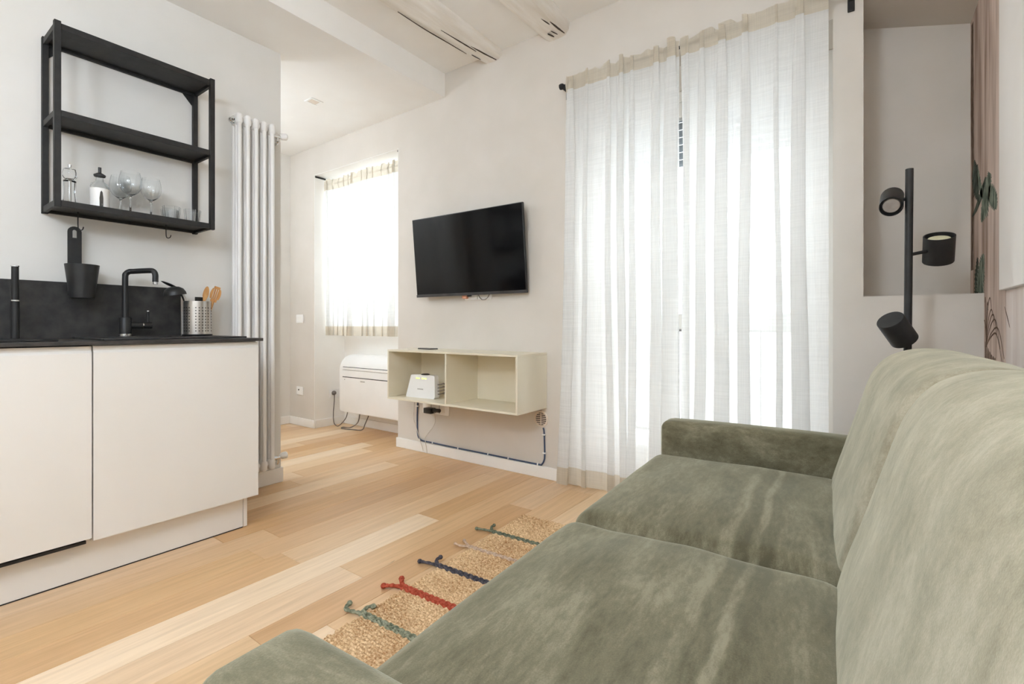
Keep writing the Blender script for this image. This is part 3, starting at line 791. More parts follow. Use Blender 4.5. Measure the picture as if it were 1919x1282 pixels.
sk = thing('kitchen_sink', 'black composite inset sink with drainer on the worktop', 'sink', (-2.6, .86, TOPZ))
b = bm_new()
sx0, sx1, sy0, sy1 = -2.85, -2.39, .60, 1.14
def rim(b, x0, x1, y0, y1, z0, z1, t): 
    box(b, x0, x0 + t, y0, y1, z0, z1, .002, 1); box(b, x1 - t, x1, y0, y1, z0, z1, .002, 1)
    box(b, x0 + t, x1 - t, y0, y0 + t, z0, z1, .002, 1); box(b, x0 + t, x1 - t, y1 - t, y1, z0, z1, .002, 1)
rim(b, sx0, sx1, sy0, sy1, TOPZ, TOPZ + .008, .045); obj('rim', b, M['stone'], sk)
b = bm_new(); box(b, sx0 + .045, sx1 - .045, sy0 + .045, sy1 - .045, TOPZ, TOPZ + .003); obj('drainer', b, M['stone'], sk)
for i in range(6):
    b = bm_new(); yy = .92 + i * .03; box(b, sx0 + .10, sx1 - .06, yy, yy + .008, TOPZ + .003, TOPZ + .006, .001, 1); obj('drainer_rib', b, M['stone'], sk)
ck = bm_new(); box(ck, -2.84, -2.40, -.02, .47, TOPZ, TOPZ + .006, .002, 1)
tag(obj('cooktop', ck, M['blackplastic'], origin=(-2.6, .2, TOPZ)), 'flat black glass cooktop at the left end of the worktop', 'cooktop')

# tap
FX, FY = -2.828, .788
tp = thing('kitchen_faucet', 'matte black kitchen faucet with side lever and chrome foot ring', 'faucet', (FX, FY, TOPZ + .008))
FZ = TOPZ + .008
b = bm_new(); lathe(b, [(0, 0), (.026, 0), (.026, .012), (0, .012)], (FX, FY, FZ), 20); obj('foot_ring', b, M['chrome'], tp)
b = bm_new(); lathe(b, [(0, .012), (.0245, .012), (.0245, .085), (.022, .089), (0, .089)], (FX, FY, FZ), 20); obj('body', b, M['blackplastic'], tp)
b = bm_new()
sp = [(0, 0, .085), (0, 0, .27), (.001, .004, .296), (.008, .016, .307), (.02, .032, .309), (.085, .082, .312), (.10, .095, .308), (.108, .1, .292), (.109, .1, .27), (.109, .1, .258)]
tube(b, smooth_path([(FX + p[0], FY + p[1] * .86, FZ + p[2]) for p in sp], 5), .0125, 12); obj('spout', b, M['blackplastic'], tp)
b = bm_new(); lathe(b, [(0, 0), (.0105, 0), (.0105, .012), (0, .012)], (FX + .109, FY + .086, FZ + .247), 14); obj('aerator', b, M['chrome'], tp)
b = bm_new(); tube(b, [(FX, FY + .02, FZ + .052), (FX, FY + .066, FZ + .052)], .0155, 14); tube(b, [(FX, FY + .072, FZ + .052), (FX, FY + .105, FZ + .052)], .0165, 14); obj('lever_housing', b, M['blackplastic'], tp)
b = bm_new(); tube(b, [(FX, FY + .0665, FZ + .052), (FX, FY + .0715, FZ + .052)], .0160, 14); obj('trim_ring', b, M['chrome'], tp)
b = bm_new(); tube(b, [(FX, FY + .09, FZ + .06), (FX, FY + .09, FZ + .12)], .0055, 10); lv = obj('lever', b, M['blackplastic'], tp)
b = bm_new(); tube(b, [(FX, FY + .09, FZ + .12), (FX, FY + .09, FZ + .124)], .0058, 10); obj('lever_cap', b, M['chrome'], lv)

# upright post with chrome bands
PX, PY = -2.80, .416
ps = thing('roll_holder', 'slim black upright post with chrome bands on the cooktop edge', 'holder', (PX, PY, TOPZ + .006))
PZ = TOPZ + .006
b = bm_new(); lathe(b, [(0, 0), (.0135, 0), (.0135, .152), (0, .152)], (PX, PY, PZ), 16); obj('lower_post', b, M['blackmetal'], ps)
b = bm_new(); lathe(b, [(0, .152), (.0155, .152), (.0155, .157), (0, .157)], (PX, PY, PZ), 16); obj('chrome_band', b, M['chrome'], ps)
b = bm_new(); lathe(b, [(0, .157), (.0115, .157), (.0115, .293), (0, .293)], (PX, PY, PZ), 16); obj('upper_post', b, M['blackmetal'], ps)
b = bm_new(); lathe(b, [(0, .293), (.0135, .293), (.0135, .297), (0, .298)], (PX, PY, PZ), 16); obj('top_cap', b, M['chrome'], ps)

# wall shelf
SX0, SX1, SY0, SY1, SZ0, SZ1 = KX, -2.685, .512, 1.122, 1.452, 2.222
sf = thing('wall_shelf', 'black metal open wall shelf with three boards above the sink', 'shelf', (KX, .815, SZ0))
pt = .022
for (px, py) in ((SX0, SY0), (SX0, SY1 - pt), (SX1 - pt, SY0), (SX1 - pt, SY1 - pt)):
    b = bm_new(); box(b, px, px + pt, py, py + pt, SZ0, SZ1, .0015, 1); obj('post', b, M['blackmetal'], sf)
for z in (SZ0 + .004, SZ0 + .377, SZ1 - .034):
    for (a, c) in (((SX0 + .004, SX0 + .018), (SY0 + pt, SY1 - pt)), ((SX1 - .018, SX1 - .003), (SY0 + pt, SY1 - pt)), ((SX0 + pt, SX1 - pt), (SY0 + .003, SY0 + .017)), ((SX0 + pt, SX1 - pt), (SY1 - .017, SY1 - .003))):
        b = bm_new(); box(b, a[0], a[1], c[0], c[1], z, z + .026, .001, 1); obj('rail', b, M['blackmetal'], sf)
    b = bm_new(); box(b, SX0 + .018, SX1 - .018, SY0 + .018, SY1 - .018, z + .013, z + .021, .001, 1); obj('shelf_board', b, M['blackmetal'], sf)
for s, yy in ((1, SY0 + pt), (-1, SY1 - pt)):
    b = bm_new()
    p = [(yy, SZ1 - .034), (yy + s * .045, SZ1 - .034), (yy, SZ1 - .085)]
    a = [b.verts.new((SX0 + .003, q[0], q[1])) for q in p]; c = [b.verts.new((SX0 + .006, q[0], q[1])) for q in p]
    b.faces.new(a); b.faces.new(c[::-1])
    for i in range(3): b.faces.new((a[i], a[(i + 1) % 3], c[(i + 1) % 3], c[i]))
    obj('corner_bracket', b, M['blackmetal'], sf)
SHZ = SZ0 + .004 + .021

def hook(name, label, y, zt):
    h = bm_new()
    tube(h, smooth_path([(-2.815, y, SHZ - .012), (-2.815, y, zt + .015), (-2.812, y + .004, zt), (-2.80, y + .012, zt + .002), (-2.795, y + .014, zt + .014)], 4), .0022, 6)
    return tag(obj('hook', h, M['blackmetal'], origin=(-2.815, y, zt)), label, 'hook')
hook('hook', 'small empty black hook under the right end of the wall shelf', .95, 1.40)
hook('hook', 'black hook under the shelf that carries the hanging pot', .615, 1.385)

# hanging pot with long slotted handle
hp = thing('hanging_pot', 'black hanging utensil pot with a long slotted handle', 'pot', (-2.81, .628, 1.08))
pc = (-2.81, .628)
b = bm_new(); lathe(b, [(0, .004), (.043, .004), (.060, .152), (.0575, .152), (.041, .008), (0, .008)][::1], (pc[0], pc[1], 1.08), 28)
obj('pot', b, M['blackplastic'], hp)
b = bm_new()
# handle: rounded bar with a slot, built as an outline with a hole
hx0, hx1 = -2.872, -2.866
yc = .615; hw = .024; zb, zt = 1.095, 1.407
outer = [(yc - hw, zb), (yc + hw, zb)] + [(yc + hw * math.cos(a), zt - hw + hw * math.sin(a)) for a in [PI * k / 10 for k in range(11)]]
sl_w, s0, s1 = .0075, 1.356, 1.392
inner = [(yc - sl_w, s0), (yc + sl_w, s0)] + [(yc + sl_w * math.cos(a), s1 - sl_w + sl_w * math.sin(a)) for a in [PI * k / 10 for k in range(11)]]
def plate(b, outer, inner, xa, xb):
    oa = [b.verts.new((xa, p[0], p[1])) for p in outer]; ob = [b.verts.new((xb, p[0], p[1])) for p in outer]
    ia = [b.verts.new((xa, p[0], p[1])) for p in inner]; ib = [b.verts.new((xb, p[0], p[1])) for p in inner]
    n = len(outer)
    for i in range(n):
        j = (i + 1) % n
        b.faces.new((oa[i], oa[j], ob[j], ob[i])); b.faces.new((ia[i], ib[i], ib[j], ia[j]))
        b.faces.new((oa[i], ia[i], ia[j], oa[j])); b.faces.new((ob[i], ob[j], ib[j], ib[i]))
plate(b, outer, inner, hx0, hx1); obj('handle', b, M['blackplastic'], hp)

# things on the bottom shelf board
ml = thing('pepper_mill', 'clear acrylic pepper mill at the left end of the wall shelf', 'pepper mill', (-2.77, .578, SHZ))
b = bm_new(); lathe(b, [(0, 0), (.027, 0), (.027, .006), (.0225, .02), (.020, .05), (.021, .10), (.022, .108), (.014, .115), (.0, .115)], (-2.77, .578, SHZ), 20); obj('body', b, M['glass'], ml)
b = bm_new(); lathe(b, [(0, .116), (.018, .116), (.024, .126), (.025, .142), (.021, .158), (.010, .165), (0, .166)], (-2.77, .578, SHZ), 20); obj('head', b, M['glass'], ml)
b = bm_new(); lathe(b, [(0, .167), (.006, .167), (.0065, .178), (0, .18)], (-2.77, .578, SHZ), 12); obj('knob', b, M['chrome'], ml)
b = bm_new(); tube(b, [(-2.77, .578, SHZ + .008), (-2.77, .578, SHZ + .1145)], .004, 8); obj('shaft', b, M['steel'], ml)
bo = thing('oil_bottle', 'glass oil bottle with white label and dark pourer on the wall shelf', 'bottle', (-2.765, .678, SHZ))
b = bm_new(); lathe(b, [(0, 0), (.031, 0), (.033, .004), (.033, .105), (.030, .116), (.016, .128), (.0135, .14), (.0135, .15), (.011, .15), (.011, .14), (.013, .128), (.027, .114), (.030, .104), (.030, .006), (0, .005)], (-2.765, .678, SHZ), 24); obj('glass_body', b, M['glass'], bo)
b = bm_new(); lathe(b, [(.0332, .008), (.0337, .008), (.0337, .095), (.0332, .095)], (-2.765, .678, SHZ), 24, closed=True); lb = obj('label', b, M['plastic_white'], bo)
b = bm_new()
th0 = math.atan2(-.678, 2.765) + .18
def lab(u, z): 
    a = th0 + u
    return (-2.765 + .0342 * math.cos(a), .678 + .0342 * math.sin(a), SHZ + z)
pts = [(-.18, .012), (.18, .012), (.2, .05), (.12, .076), (0, .083), (-.12, .076), (-.2, .05)]
vv = [b.verts.new(lab(*p)) for p in pts]; b.faces.new(vv)
r_ = bmesh.ops.extrude_face_region(b, geom=list(b.faces)); 
bmesh.ops.translate(b, verts=[g for g in r_['geom'] if isinstance(g, bmesh.types.BMVert)], vec=(-.001, 0, 0))
obj('label_print', b, M['darkline'], lb)
b = bm_new(); lathe(b, [(0, .150), (.020, .150), (.022, .158), (.012, .165), (.006, .168), (.006, .192), (0, .193)], (-2.765, .678, SHZ), 14); obj('pourer', b, M['blackplastic'], bo)

def wine_glass(x, y, s, label):
    g = thing('wine_glass', label, 'wine glass', (x, y, SHZ), 0, 'wine glasses on the wall shelf')
    b = bm_new()
    pr = [(0, 0), (.031, 0), (.031, .0015), (.012, .004), (.004, .009), (.0035, .06), (.0045, .078), (.012, .084), (.028, .096), (.039, .114), (.0425, .135), (.040, .158), (.034, .185), (.0333, .185), (.0392, .158), (.0415, .135), (.038, .115), (.0275, .0975), (.011, .086), (0, .083)]
    lathe(b, [(r * s, z * s) for r, z in pr], (x, y, SHZ), 28)
    obj('glass_body', b, M['glass'], g, smooth=60); return g
wine_glass(-2.835, .772, 1.02, 'left wine glass of the three, standing back against the wall')
wine_glass(-2.735, .782, 1.04, 'frontmost middle wine glass of the three on the wall shelf')
wine_glass(-2.755, .868, 1.0, 'right wine glass of the three, beside the tumblers')
def tumbler(x, y, label):
    g = thing('tumbler', label, 'tumbler', (x, y, SHZ), 0, 'tumblers on the wall shelf')
    b = bm_new(); n = 10
    lathe(b, [(0, 0), (.029, 0), (.031, .003), (.038, .07), (.0362, .07), (.029, .012), (0, .010)], (x, y, SHZ), 10)
    obj('glass_body', b, M['glass'], g, smooth=10); return g
tumbler(-2.76, .955, 'left faceted glass tumbler beside the wine glasses')
tumbler(-2.845, .975, 'rear faceted glass tumbler close to the wall')
tumbler(-2.755, 1.045, 'right faceted glass tumbler near the shelf corner post')

# utensil holder
UX, UY = -2.80, 1.085
uz = TOPZ + .014
uh = thing('utensil_holder', 'perforated steel utensil holder on the drainer', 'utensil holder', (UX, UY, TOPZ + .006))
b = bm_new(); lathe(b, [(0, 0), (.066, 0), (.068, .008), (0, .008)], (UX, UY, TOPZ + .0065), 28); obj('base_tray', b, M['blackplastic'], uh)
b = bm_new(); lathe(b, [(0, .0085), (.0615, .0085), (.0615, .178), (.0600, .178), (.0600, .011), (0, .011)], (UX, UY, TOPZ + .0065), 40); cyl_ = obj('cylinder', b, M['steel'], uh)
b = bm_new()
for k in range(26):
    if k % 4 == 3: continue
    a = 2 * PI * k / 26
    for j in range(9):
        c = Vector((UX + .0612 * math.cos(a), UY + .0612 * math.sin(a), TOPZ + .032 + j * .0148))
        lathe(b, [(0, .001), (.0032, .001), (.0032, -.001), (0, -.001)], c, 8, (math.cos(a), math.sin(a), 0))
ph = obj('perforations', b, M['darkline'], cyl_); ph['kind'] = 'stuff'
UZ = TOPZ + .02
def stick(bm, p, q, r): tube(bm, [p, q], r, 8)
# black ladle: bowl turned over to the left
la = thing('ladle', 'black ladle with its bowl turned down over the holder rim', 'ladle', (UX, UY - .02, UZ))
b = bm_new(); tube(b, smooth_path([(UX - .01, UY - .02, UZ), (UX + .005, UY - .05, UZ + .13), (UX + .008, UY - .062, UZ + .185), (UX + .010, UY - .085, UZ + .222)], 6), .005, 8, flat=.6); obj('handle', b, M['steel'], la)
b = bm_new()
lathe(b, [(.050, 0), (.048, .014), (.040, .029), (.023, .040), (0, .043), (0, .040), (.022, .037), (.038, .026), (.046, .012), (.048, 0)], (UX + .010, UY - .105, UZ + .192), 24, (0, -.16, 1)); obj('bowl', b, M['blackplastic'], la)
sp_ = thing('serving_spoon', 'black serving spoon leaning left behind the ladle', 'spoon', (UX, UY - .01, UZ))
b = bm_new(); tube(b, smooth_path([(UX - .03, UY - .01, UZ), (UX - .03, UY - .045, UZ + .15), (UX - .03, UY - .07, UZ + .21), (UX - .03, UY - .09, UZ + .235)], 6), .0045, 8, flat=.6); obj('handle', b, M['blackplastic'], sp_)
b = bm_new()
lathe(b, [(0, -.004), (.020, -.003), (.030, 0), (.027, .003), (.012, .006), (0, .007)], (0, 0, 0), 20)
bmesh.ops.scale(b, vec=(.8, 1.45, 1), verts=b.verts); bmesh.ops.rotate(b, cent=(0, 0, 0), matrix=Matrix.Rotation(-.42, 3, 'X'), verts=b.verts); bmesh.ops.translate(b, vec=(UX - .03, UY - .112, UZ + .243), verts=b.verts)
obj('bowl', b, M['blackplastic'], sp_)
def wood_tool(name, label, dx, dy, lean, slots):
    w_ = thing(name, label, 'spoon', (UX + dx, UY + dy, UZ))
    b = bm_new(); p0 = Vector((UX + dx, UY + dy, UZ)); d = Vector((lean[0], lean[1], 1)).normalized()
    tube(b, [p0, p0 + d * .18], .006, 8); obj('handle', b, M['woodspoon'], w_)
    # flat oval head, faces the room
    b = bm_new()
    ou = []
    for k in range(24):
        a = 2 * PI * k / 24
        rr_ = .026 if math.sin(a) > -.3 else .022
        ou.append((rr_ * math.cos(a), .042 * math.sin(a)))
    if slots:
        # three long slots
        for s_ in (-1, 0, 1): pass
        cols = [(-.026, -.0135), (-.0095, -.0035), (.0005, .0065), (.0105, .026)]
        for (ca, cb_) in cols:
            n = 10; top = []; 
            L_ = []; R_ = []
            for i in range(n + 1):
                z = -.026 + .056 * i / n
                lim = .026 * math.sqrt(max(0, 1 - (z / .044) ** 2))
                L_.append((max(ca, -lim), z)); R_.append((min(cb_, lim), z))
            poly = L_ + R_[::-1]
            f1 = [b.verts.new((.0025, q[0], q[1])) for q in poly]; f2 = [b.verts.new((-.0025, q[0], q[1])) for q in poly]
            b.faces.new(f1); b.faces.new(f2[::-1])
            for i in range(len(poly)): b.faces.new((f1[i], f1[(i + 1) % len(poly)], f2[(i + 1) % len(poly)], f2[i]))
        for (z0_, z1_) in ((-.042, -.026), (.029, .042)):
            box(b, -.0025, .0025, -.015, .015, z0_, z1_, .001, 1)
    else:
        f1 = [b.verts.new((.003 + .5 * q[0], q[0] * .35, q[1])) for q in ou]; f2 = [b.verts.new((-.003 + .5 * q[0], q[0] * .35 + .003, q[1])) for q in ou]
        b.faces.new(f1); b.faces.new(f2[::-1])
        for i in range(24): b.faces.new((f1[i], f1[(i + 1) % 24], f2[(i + 1) % 24], f2[i]))
    Rm = Vector((0, 0, 1)).rotation_difference(d).to_matrix()
    bmesh.ops.rotate(b, cent=(0, 0, 0), matrix=Rm, verts=b.verts)
    bmesh.ops.translate(b, vec=p0 + d * .212, verts=b.verts)
    obj('head', b, M['woodspoon'], w_)
wood_tool('wooden_spoon', 'slotted wooden spoon leaning right out of the steel holder', .012, .022, (.05, .27), True)
wood_tool('wooden_spoon', 'plain wooden spoon edge-on behind the slotted one', -.022, .004, (-.03, .22), False)
bt = thing('spatula', 'black spatula mostly hidden behind the wooden spoons', 'spatula', (UX - .03, UY + .01, UZ))
b = bm_new(); tube(b, [(UX - .035, UY - .0, UZ), (UX - .04, UY + .020, UZ + .13)], .005, 8); obj('handle', b, M['blackplastic'], bt)
b = bm_new(); box(b, -.002, .002, -.022, .022, -.04, .04, .0015, 1); bmesh.ops.translate(b, vec=(UX - .042, UY + .026, UZ + .150), verts=b.verts); obj('blade', b, M['blackplastic'], bt)

# ------------------------------------------------------------------ radiator
rd = thing('column_radiator', 'tall white column radiator on the kitchen wall end', 'radiator', (-2.84, 1.39, .13))
for i in range(5):
    y = 1.298 + i * .0465
    b = bm_new()
    for px in (-2.808, -2.838, -2.868): tube(b, [(px, y, .165), (px, y, 2.105)], .0115, 12)
    sec = obj('section', b, M['radiator'], rd)
    for z in (.150, 2.118):
        b = bm_new(); box(b, -2.822 - .062, -2.822 + .028, y - .0165, y + .0165, z - .036, z + .030, .0155, 4); obj('header', b, M['radiator'], sec)
for z in (.150, 2.118):
    b = bm_new(); tube(b, [(-2.838, 1.29, z), (-2.838, 1.50, z)], .015, 12); obj('joint_pipe', b, M['radiator'], rd)
b = bm_new(); lathe(b, [(0, 0), (.022, 0), (.024, .006), (.019, .009), (.019, .014), (.014, .017), (.013, .024), (.006, .028), (0, .028)], (-2.838, 1.282, 2.105), 16, (0, -1, 0)); obj('end_plug', b, M['chrome'], rd)
def valve(z, ln):
    b = bm_new(); tube(b, [(-2.838, 1.50, z), (-2.838, 1.545, z)], .013, 12); tube(b, [(-2.838, 1.532, z - .03), (-2.838, 1.532, z + .012)], .010, 10)
    v = obj('valve', b, M['chrome'], rd)
    b = bm_new(); lathe(b, [(0, 0), (.012, 0), (.020, .012), (.021, .035), (.015, .042), (0, .043)], (-2.838, 1.546, z + .004), 14, (.25, 1, .12)); obj('valve_knob', b, M['radiator'], v)
    b = bm_new(); tube(b, smooth_path([(-2.838, 1.532, z - .028), (-2.85, 1.532, z - .04), (-2.905, 1.532, z - .042)], 5), .007, 8); obj('feed_pipe', b, M['chrome'], v)
valve(2.095, 1); valve(.172, 1)

# ------------------------------------------------------------------ air conditioner in the recess
AX0, AX1, AY, AZ0, AZ1 = -3.965, -3.03, 2.715, .165, .690
ac = thing('air_conditioner', 'white wall-mounted air conditioner with rounded top in the window recess', 'air conditioner', (-3.5, 2.83, AZ0))
b = bm_new()
pr = [(YB - .006, AZ0)] + [(AY + .02, AZ0)] + [(AY + .004, AZ0 + .006), (AY, AZ0 + .02), (AY, AZ1 - .14)] + [(AY + .13 - .13 * math.cos(a), AZ1 - .14 + .14 * math.sin(a)) for a in [PI / 2 * k / 10 for k in range(1, 11)]] + [(YB - .006, AZ1)]
N = len(pr); stn = [(AX0, .04), (AX0 + .006, .018), (AX0 + .02, .005), (AX0 + .045, 0), (AX1 - .045, 0), (AX1 - .02, .005), (AX1 - .006, .018), (AX1, .04)]
cen = ((AY + YB) / 2 + .05, (AZ0 + AZ1) / 2); rings = []
for (xx, ins) in stn:
    row = []
    for (py, pz) in pr:
        yy = py + ins * (1.0 if py < AY + .09 else 0.0) ; zz = pz + (ins * .9 if pz < cen[1] else -ins * .9)
        row.append(b.verts.new((xx, min(yy, YB - .006), zz)))
    rings.append(row)
for p, q in zip(rings[:-1], rings[1:]):
    for i in range(N): b.faces.new((p[i], p[(i + 1) % N], q[(i + 1) % N], q[i]))
b.faces.new(rings[0]); b.faces.new(rings[-1][::-1])
obj('casing', b, M['ac'], ac, smooth=35)
def acy(z):
    if z < AZ1 - .14: return AY
    s = (z - (AZ1 - .14)) / .14; a = math.asin(min(1, s)); return AY + .13 - .13 * math.cos(a)
for (z, h, m_, nm) in ((.583, .005, 'darkline', 'outlet_gap'), (.556, .003, 'greymark', 'panel_line'), (.492, .007, 'darkline', 'lower_gap')):
    b = bm_new(); yy = acy(z); box(b, AX0 + .075, AX1 - .05, yy - .0015, yy + .006, z - h / 2, z + h / 2); obj(nm, b, M[m_], ac, smooth=0)
b = bm_new(); box(b, AX0 + .09, AX1 - .06, acy(.565) - .004, acy(.565) + .003, .560, .578, .002, 1); obj('louvre', b, M['ac'], ac)
b = bm_new()
for i in range(5): box(b, -3.63 + i * .013, -3.63 + i * .013 + .009, AY - .0012, AY + .001, .458, .468)
obj('badge', b, M['greymark'], ac, smooth=0)
b = bm_new(); lathe(b, [(0, 0), (.004, 0), (.003, .0015), (0, .0015)], (AX0 + .105, AY, .468), 8, (0, -1, 0)); obj('indicator', b, M['darkline'], ac)
# cables of the air conditioner
def cable(name, label, pts, r, m, n=8):
    b = bm_new(); q = smooth_path(pts, n); tube(b, q, r, 8)
    return tag(obj(name, b, m, origin=tuple(q[0])), label, 'cable')
so = thing('wall_socket', 'white wall socket inside the recess with the grey plug in it', 'socket', (RXL, 2.80, .31))
b = bm_new(); box(b, RXL + .004, RXL + .012, 2.755, 2.875, .268, .345, .003, 2); obj('plate', b, M['plastic_white'], so)
b = bm_new(); box(b, RXL + .012, RXL + .0135, 2.765, 2.865, .278, .335, .001, 1); obj('insert', b, M['trim'], so)
b = bm_new(); tube(b, smooth_path([(RXL + .03, 2.795, .302), (RXL + .032, 2.79, .22), (RXL + .026, 2.785, .12), (RXL + .04, 2.78, .035), (RXL + .09, 2.775, .006), (-4.02, 2.775, .02), (-3.95, 2.79, .09), (-3.93, 2.80, .163)], 8), .0042, 8); pg = obj('power_cord', b, M['cablegrey'], ac); pg['label'] = 'dark grey cord and plug'
b = bm_new(); lathe(b, [(0, 0), (.021, 0), (.022, .012), (.015, .024), (.010, .032), (0, .033)], (RXL + .0137, 2.795, .312), 14, (1, 0, 0)); obj('plug', b, M['cablegrey'], pg)
cable('floor_cable', 'loop of dark grey cable lying on the floor under the air conditioner', [(-3.80, 2.84, .162), (-3.82, 2.83, .06), (-3.90, 2.81, .006), (-3.97, 2.775, .005), (-3.93, 2.735, .005), (-3.80, 2.76, .006), (-3.72, 2.80, .007), (-3.70, 2.82, .06), (-3.66, 2.84, .162)], .0045, M['cablegrey'])
# hall side switch and socket
def plate_thing(name, label, cat, x, z, w_, h):
    t = thing(name, label, cat, (x, WY, z))
    b = bm_new(); box(b, x - w_ / 2, x + w_ / 2, WY - .008, WY, z - h / 2, z + h / 2, .003, 2); obj('plate', b, M['plastic_white'], t)
    b = bm_new(); box(b, x - w_ * .36, x + w_ * .36, WY - .010, WY - .0081, z - h * .3, z + h * .3, .001, 1); obj('insert', b, M['trim'], t); return t
t = plate_thing('light_switch', 'white light switch plate left of the window recess', 'light switch', -4.40, 1.03, .12, .08)
t = plate_thing('wall_socket', 'white wall socket low on the wall left of the window recess', 'socket', -4.40, .335, .11, .08)
b = bm_new(); lathe(b, [(0, 0), (.008, 0), (.008, .003), (0, .003)], (-4.41, WY - .010, .345), 12, (0, -1, 0)); obj('pin_hole', b, M['darkline'], t)
dl = thing('downlight', 'small square recessed downlight in the lower hallway ceiling', 'downlight', (-3.323, 2.07, SZ))
b = bm_new(); rim(b, -3.37, -3.275, 2.02, 2.12, SZ - .006, SZ, .016); obj('trim_frame', b, M['ceil'], dl)
b = bm_new(); box(b, -3.354, -3.291, 2.036, 2.104, SZ - .003, SZ - .0002); obj('lens', b, M['ventring'], dl, smooth=0)

# ------------------------------------------------------------------ television
tv = thing('television', 'black flat television tilted down on the wall above the cube shelf', 'television', (-2.215, 2.515, 1.457), math.radians(2.0))
tv.rotation_euler = (math.radians(5.3), 0, math.radians(2.0))
TW, TH = .968, .572
b = bm_new(); box(b, -TW / 2, TW / 2, .002, .022, -TH / 2, TH / 2, .003, 2); obj('cabinet', b, M['blackplastic'], tv, local=True)
b = bm_new(); box(b, -TW / 2 + .006, TW / 2 - .006, -.001, .002, -TH / 2 + .02, TH / 2 - .006); obj('screen', b, M['screen'], tv, local=True, smooth=0)
b = bm_new(); box(b, -TW / 2, TW / 2, -.003, .002, -TH / 2, -TH / 2 + .0195, .001, 1); obj('lower_bezel', b, M['tvtrim'], tv, local=True)
b = bm_new(); box(b, -.30, .30, .022, .050, -.20, .16, .012, 2); obj('back_housing', b, M['blackplastic'], tv, local=True)
b = bm_new(); box(b, -.12, .12, .05, .072, -.1, .1, .003, 1); obj('wall_bracket', b, M['blackmetal'], tv, local=True)
t = plate_thing('wall_socket', 'double wall socket half hidden under the television edge', 'socket', -2.165, 1.185, .24, .085)
b = bm_new(); box(b, -2.168, -2.163, WY - .011, WY - .0102, 1.146, 1.222); obj('divider', b, M['greymark'], t, smooth=0)
b = bm_new(); tube(b, smooth_path([(-2.145, WY - .03, 1.23), (-2.14, WY - .03, 1.175), (-2.11, WY - .03, 1.142), (-2.07, WY - .03, 1.145), (-2.045, WY - .03, 1.175), (-2.04, WY - .03, 1.23)], 6), .003, 6)
tag(obj('television_cable', b, M['cablegrey'], origin=(-2.1, 2.57, 1.14)), 'small loop of grey cable hanging below the television', 'cable')
pgt = thing('plug', 'pale orange and black plug peeking out below the television', 'plug', (-2.25, 2.59, 1.17))
b = bm_new(); box(b, -2.29, -2.245, 2.565, 2.5885, 1.152, 1.20, .006, 2); obj('orange_body', b, M['orange'], pgt)
b = bm_new(); box(b, -2.245, -2.215, 2.568, 2.5885, 1.165, 1.20, .004, 2); obj('black_body', b, M['blackplastic'], pgt)

# ------------------------------------------------------------------ floating cube shelf
BX0, BX1, BY0, BY1, BZ0, BZ1 = -2.735, -1.605, 2.275, 2.599, .444, .793
cb = thing('floating_cube_shelf', 'white floating two-compartment box shelf under the television', 'shelf', (-2.17, 2.45, BZ0))
th = .013
def bp(nm, *a):
    b = bm_new(); box(b, *a, .001, 1); return obj(nm, b, M['boxwhite'], cb)
bp('top_panel', BX0, BX1, BY0, BY1, BZ1 - th, BZ1)
bp('bottom_panel', BX0, BX1, BY0, BY1, BZ0, BZ0 + th)
bp('side_panel', BX0, BX0 + th, BY0, BY1, BZ0 + th, BZ1 - th)
bp('side_panel', BX1 - th, BX1, BY0, BY1, BZ0 + th, BZ1 - th)
bp('divider', -2.178, -2.165, BY0 + .001, BY1, BZ0 + th, BZ1 - th)
bp('back_panel', BX0 + th, -2.178, BY1 - .01, BY1, BZ0 + th, BZ1 - th)
bp('back_panel', -2.165, BX1 - th, BY1 - .01, BY1, BZ0 + th, BZ1 - th)
# router
RZ = BZ0 + th
rt = thing('wifi_router', 'white wifi router with green lights in the left compartment', 'router', (-2.50, 2.39, RZ), math.radians(4))
b = bm_new()
fr = [(-.136, 0), (.118, 0), (.128, .012), (.112, .150), (.104, .158), (-.100, .158), (-.108, .152), (-.138, .014)]
fa = [b.verts.new((p[0], .0 + p[1] * .12 - .02, p[1])) for p in fr]; fb = [b.verts.new((p[0] * .97, .035 + p[1] * .06 - .0, p[1])) for p in fr]
b.faces.new(fa); b.faces.new(fb[::-1])
for i in range(len(fr)): b.faces.new((fa[i], fb[i], fb[(i + 1) % len(fr)], fa[(i + 1) % len(fr)]))
rtb = obj('body', b, M['plastic_white'], rt, local=True)
for k, xx in enumerate((-.058, -.045, -.032, -.004, .006, .022, .032)):
    b = bm_new(); z = .134; y = z * .12 - .02; box(b, xx, xx + .008, y - .001, y + .002, z - .003, z + .004); obj('status_light', b, M['led'], rt, local=True, smooth=0)
b = bm_new()
for i in range(6): box(b, -.035 + i * .009, -.035 + i * .009 + .006, .062 * .12 - .0212, .062 * .12 - .019, .058, .064)
obj('badge', b, M['greymark'], rt, local=True, smooth=0)
b = bm_new(); lathe(b, [(0, 0), (.03, 0), (.032, .004), (.02, .008), (0, .009)], (0, .03, .158), 16); obj('top_dome', b, M['blackplastic'], rt, local=True)
b = bm_new()
for k in range(4): tube(b, smooth_path([(.122, .02, .03 + k * .022), (.150, .024, .035 + k * .022), (.160, .05, .04 + k * .02), (.15, .10, .03)], 5), .0035, 6)
obj('network_lead', b, M['cablegrey'], rt, local=True)
# phone on top
phn = thing('smartphone', 'slim dark phone lying on top of the box shelf', 'phone', (-2.52, 2.46, BZ1), math.radians(80))
b = bm_new(); box(b, -.036, .036, -.075, .075, 0, .009, .003, 2); obj('body', b, M['tvtrim'], phn, local=True)
b = bm_new(); box(b, -.033, .033, -.071, .071, .009, .0096); obj('screen', b, M['screen'], phn, local=True, smooth=0)

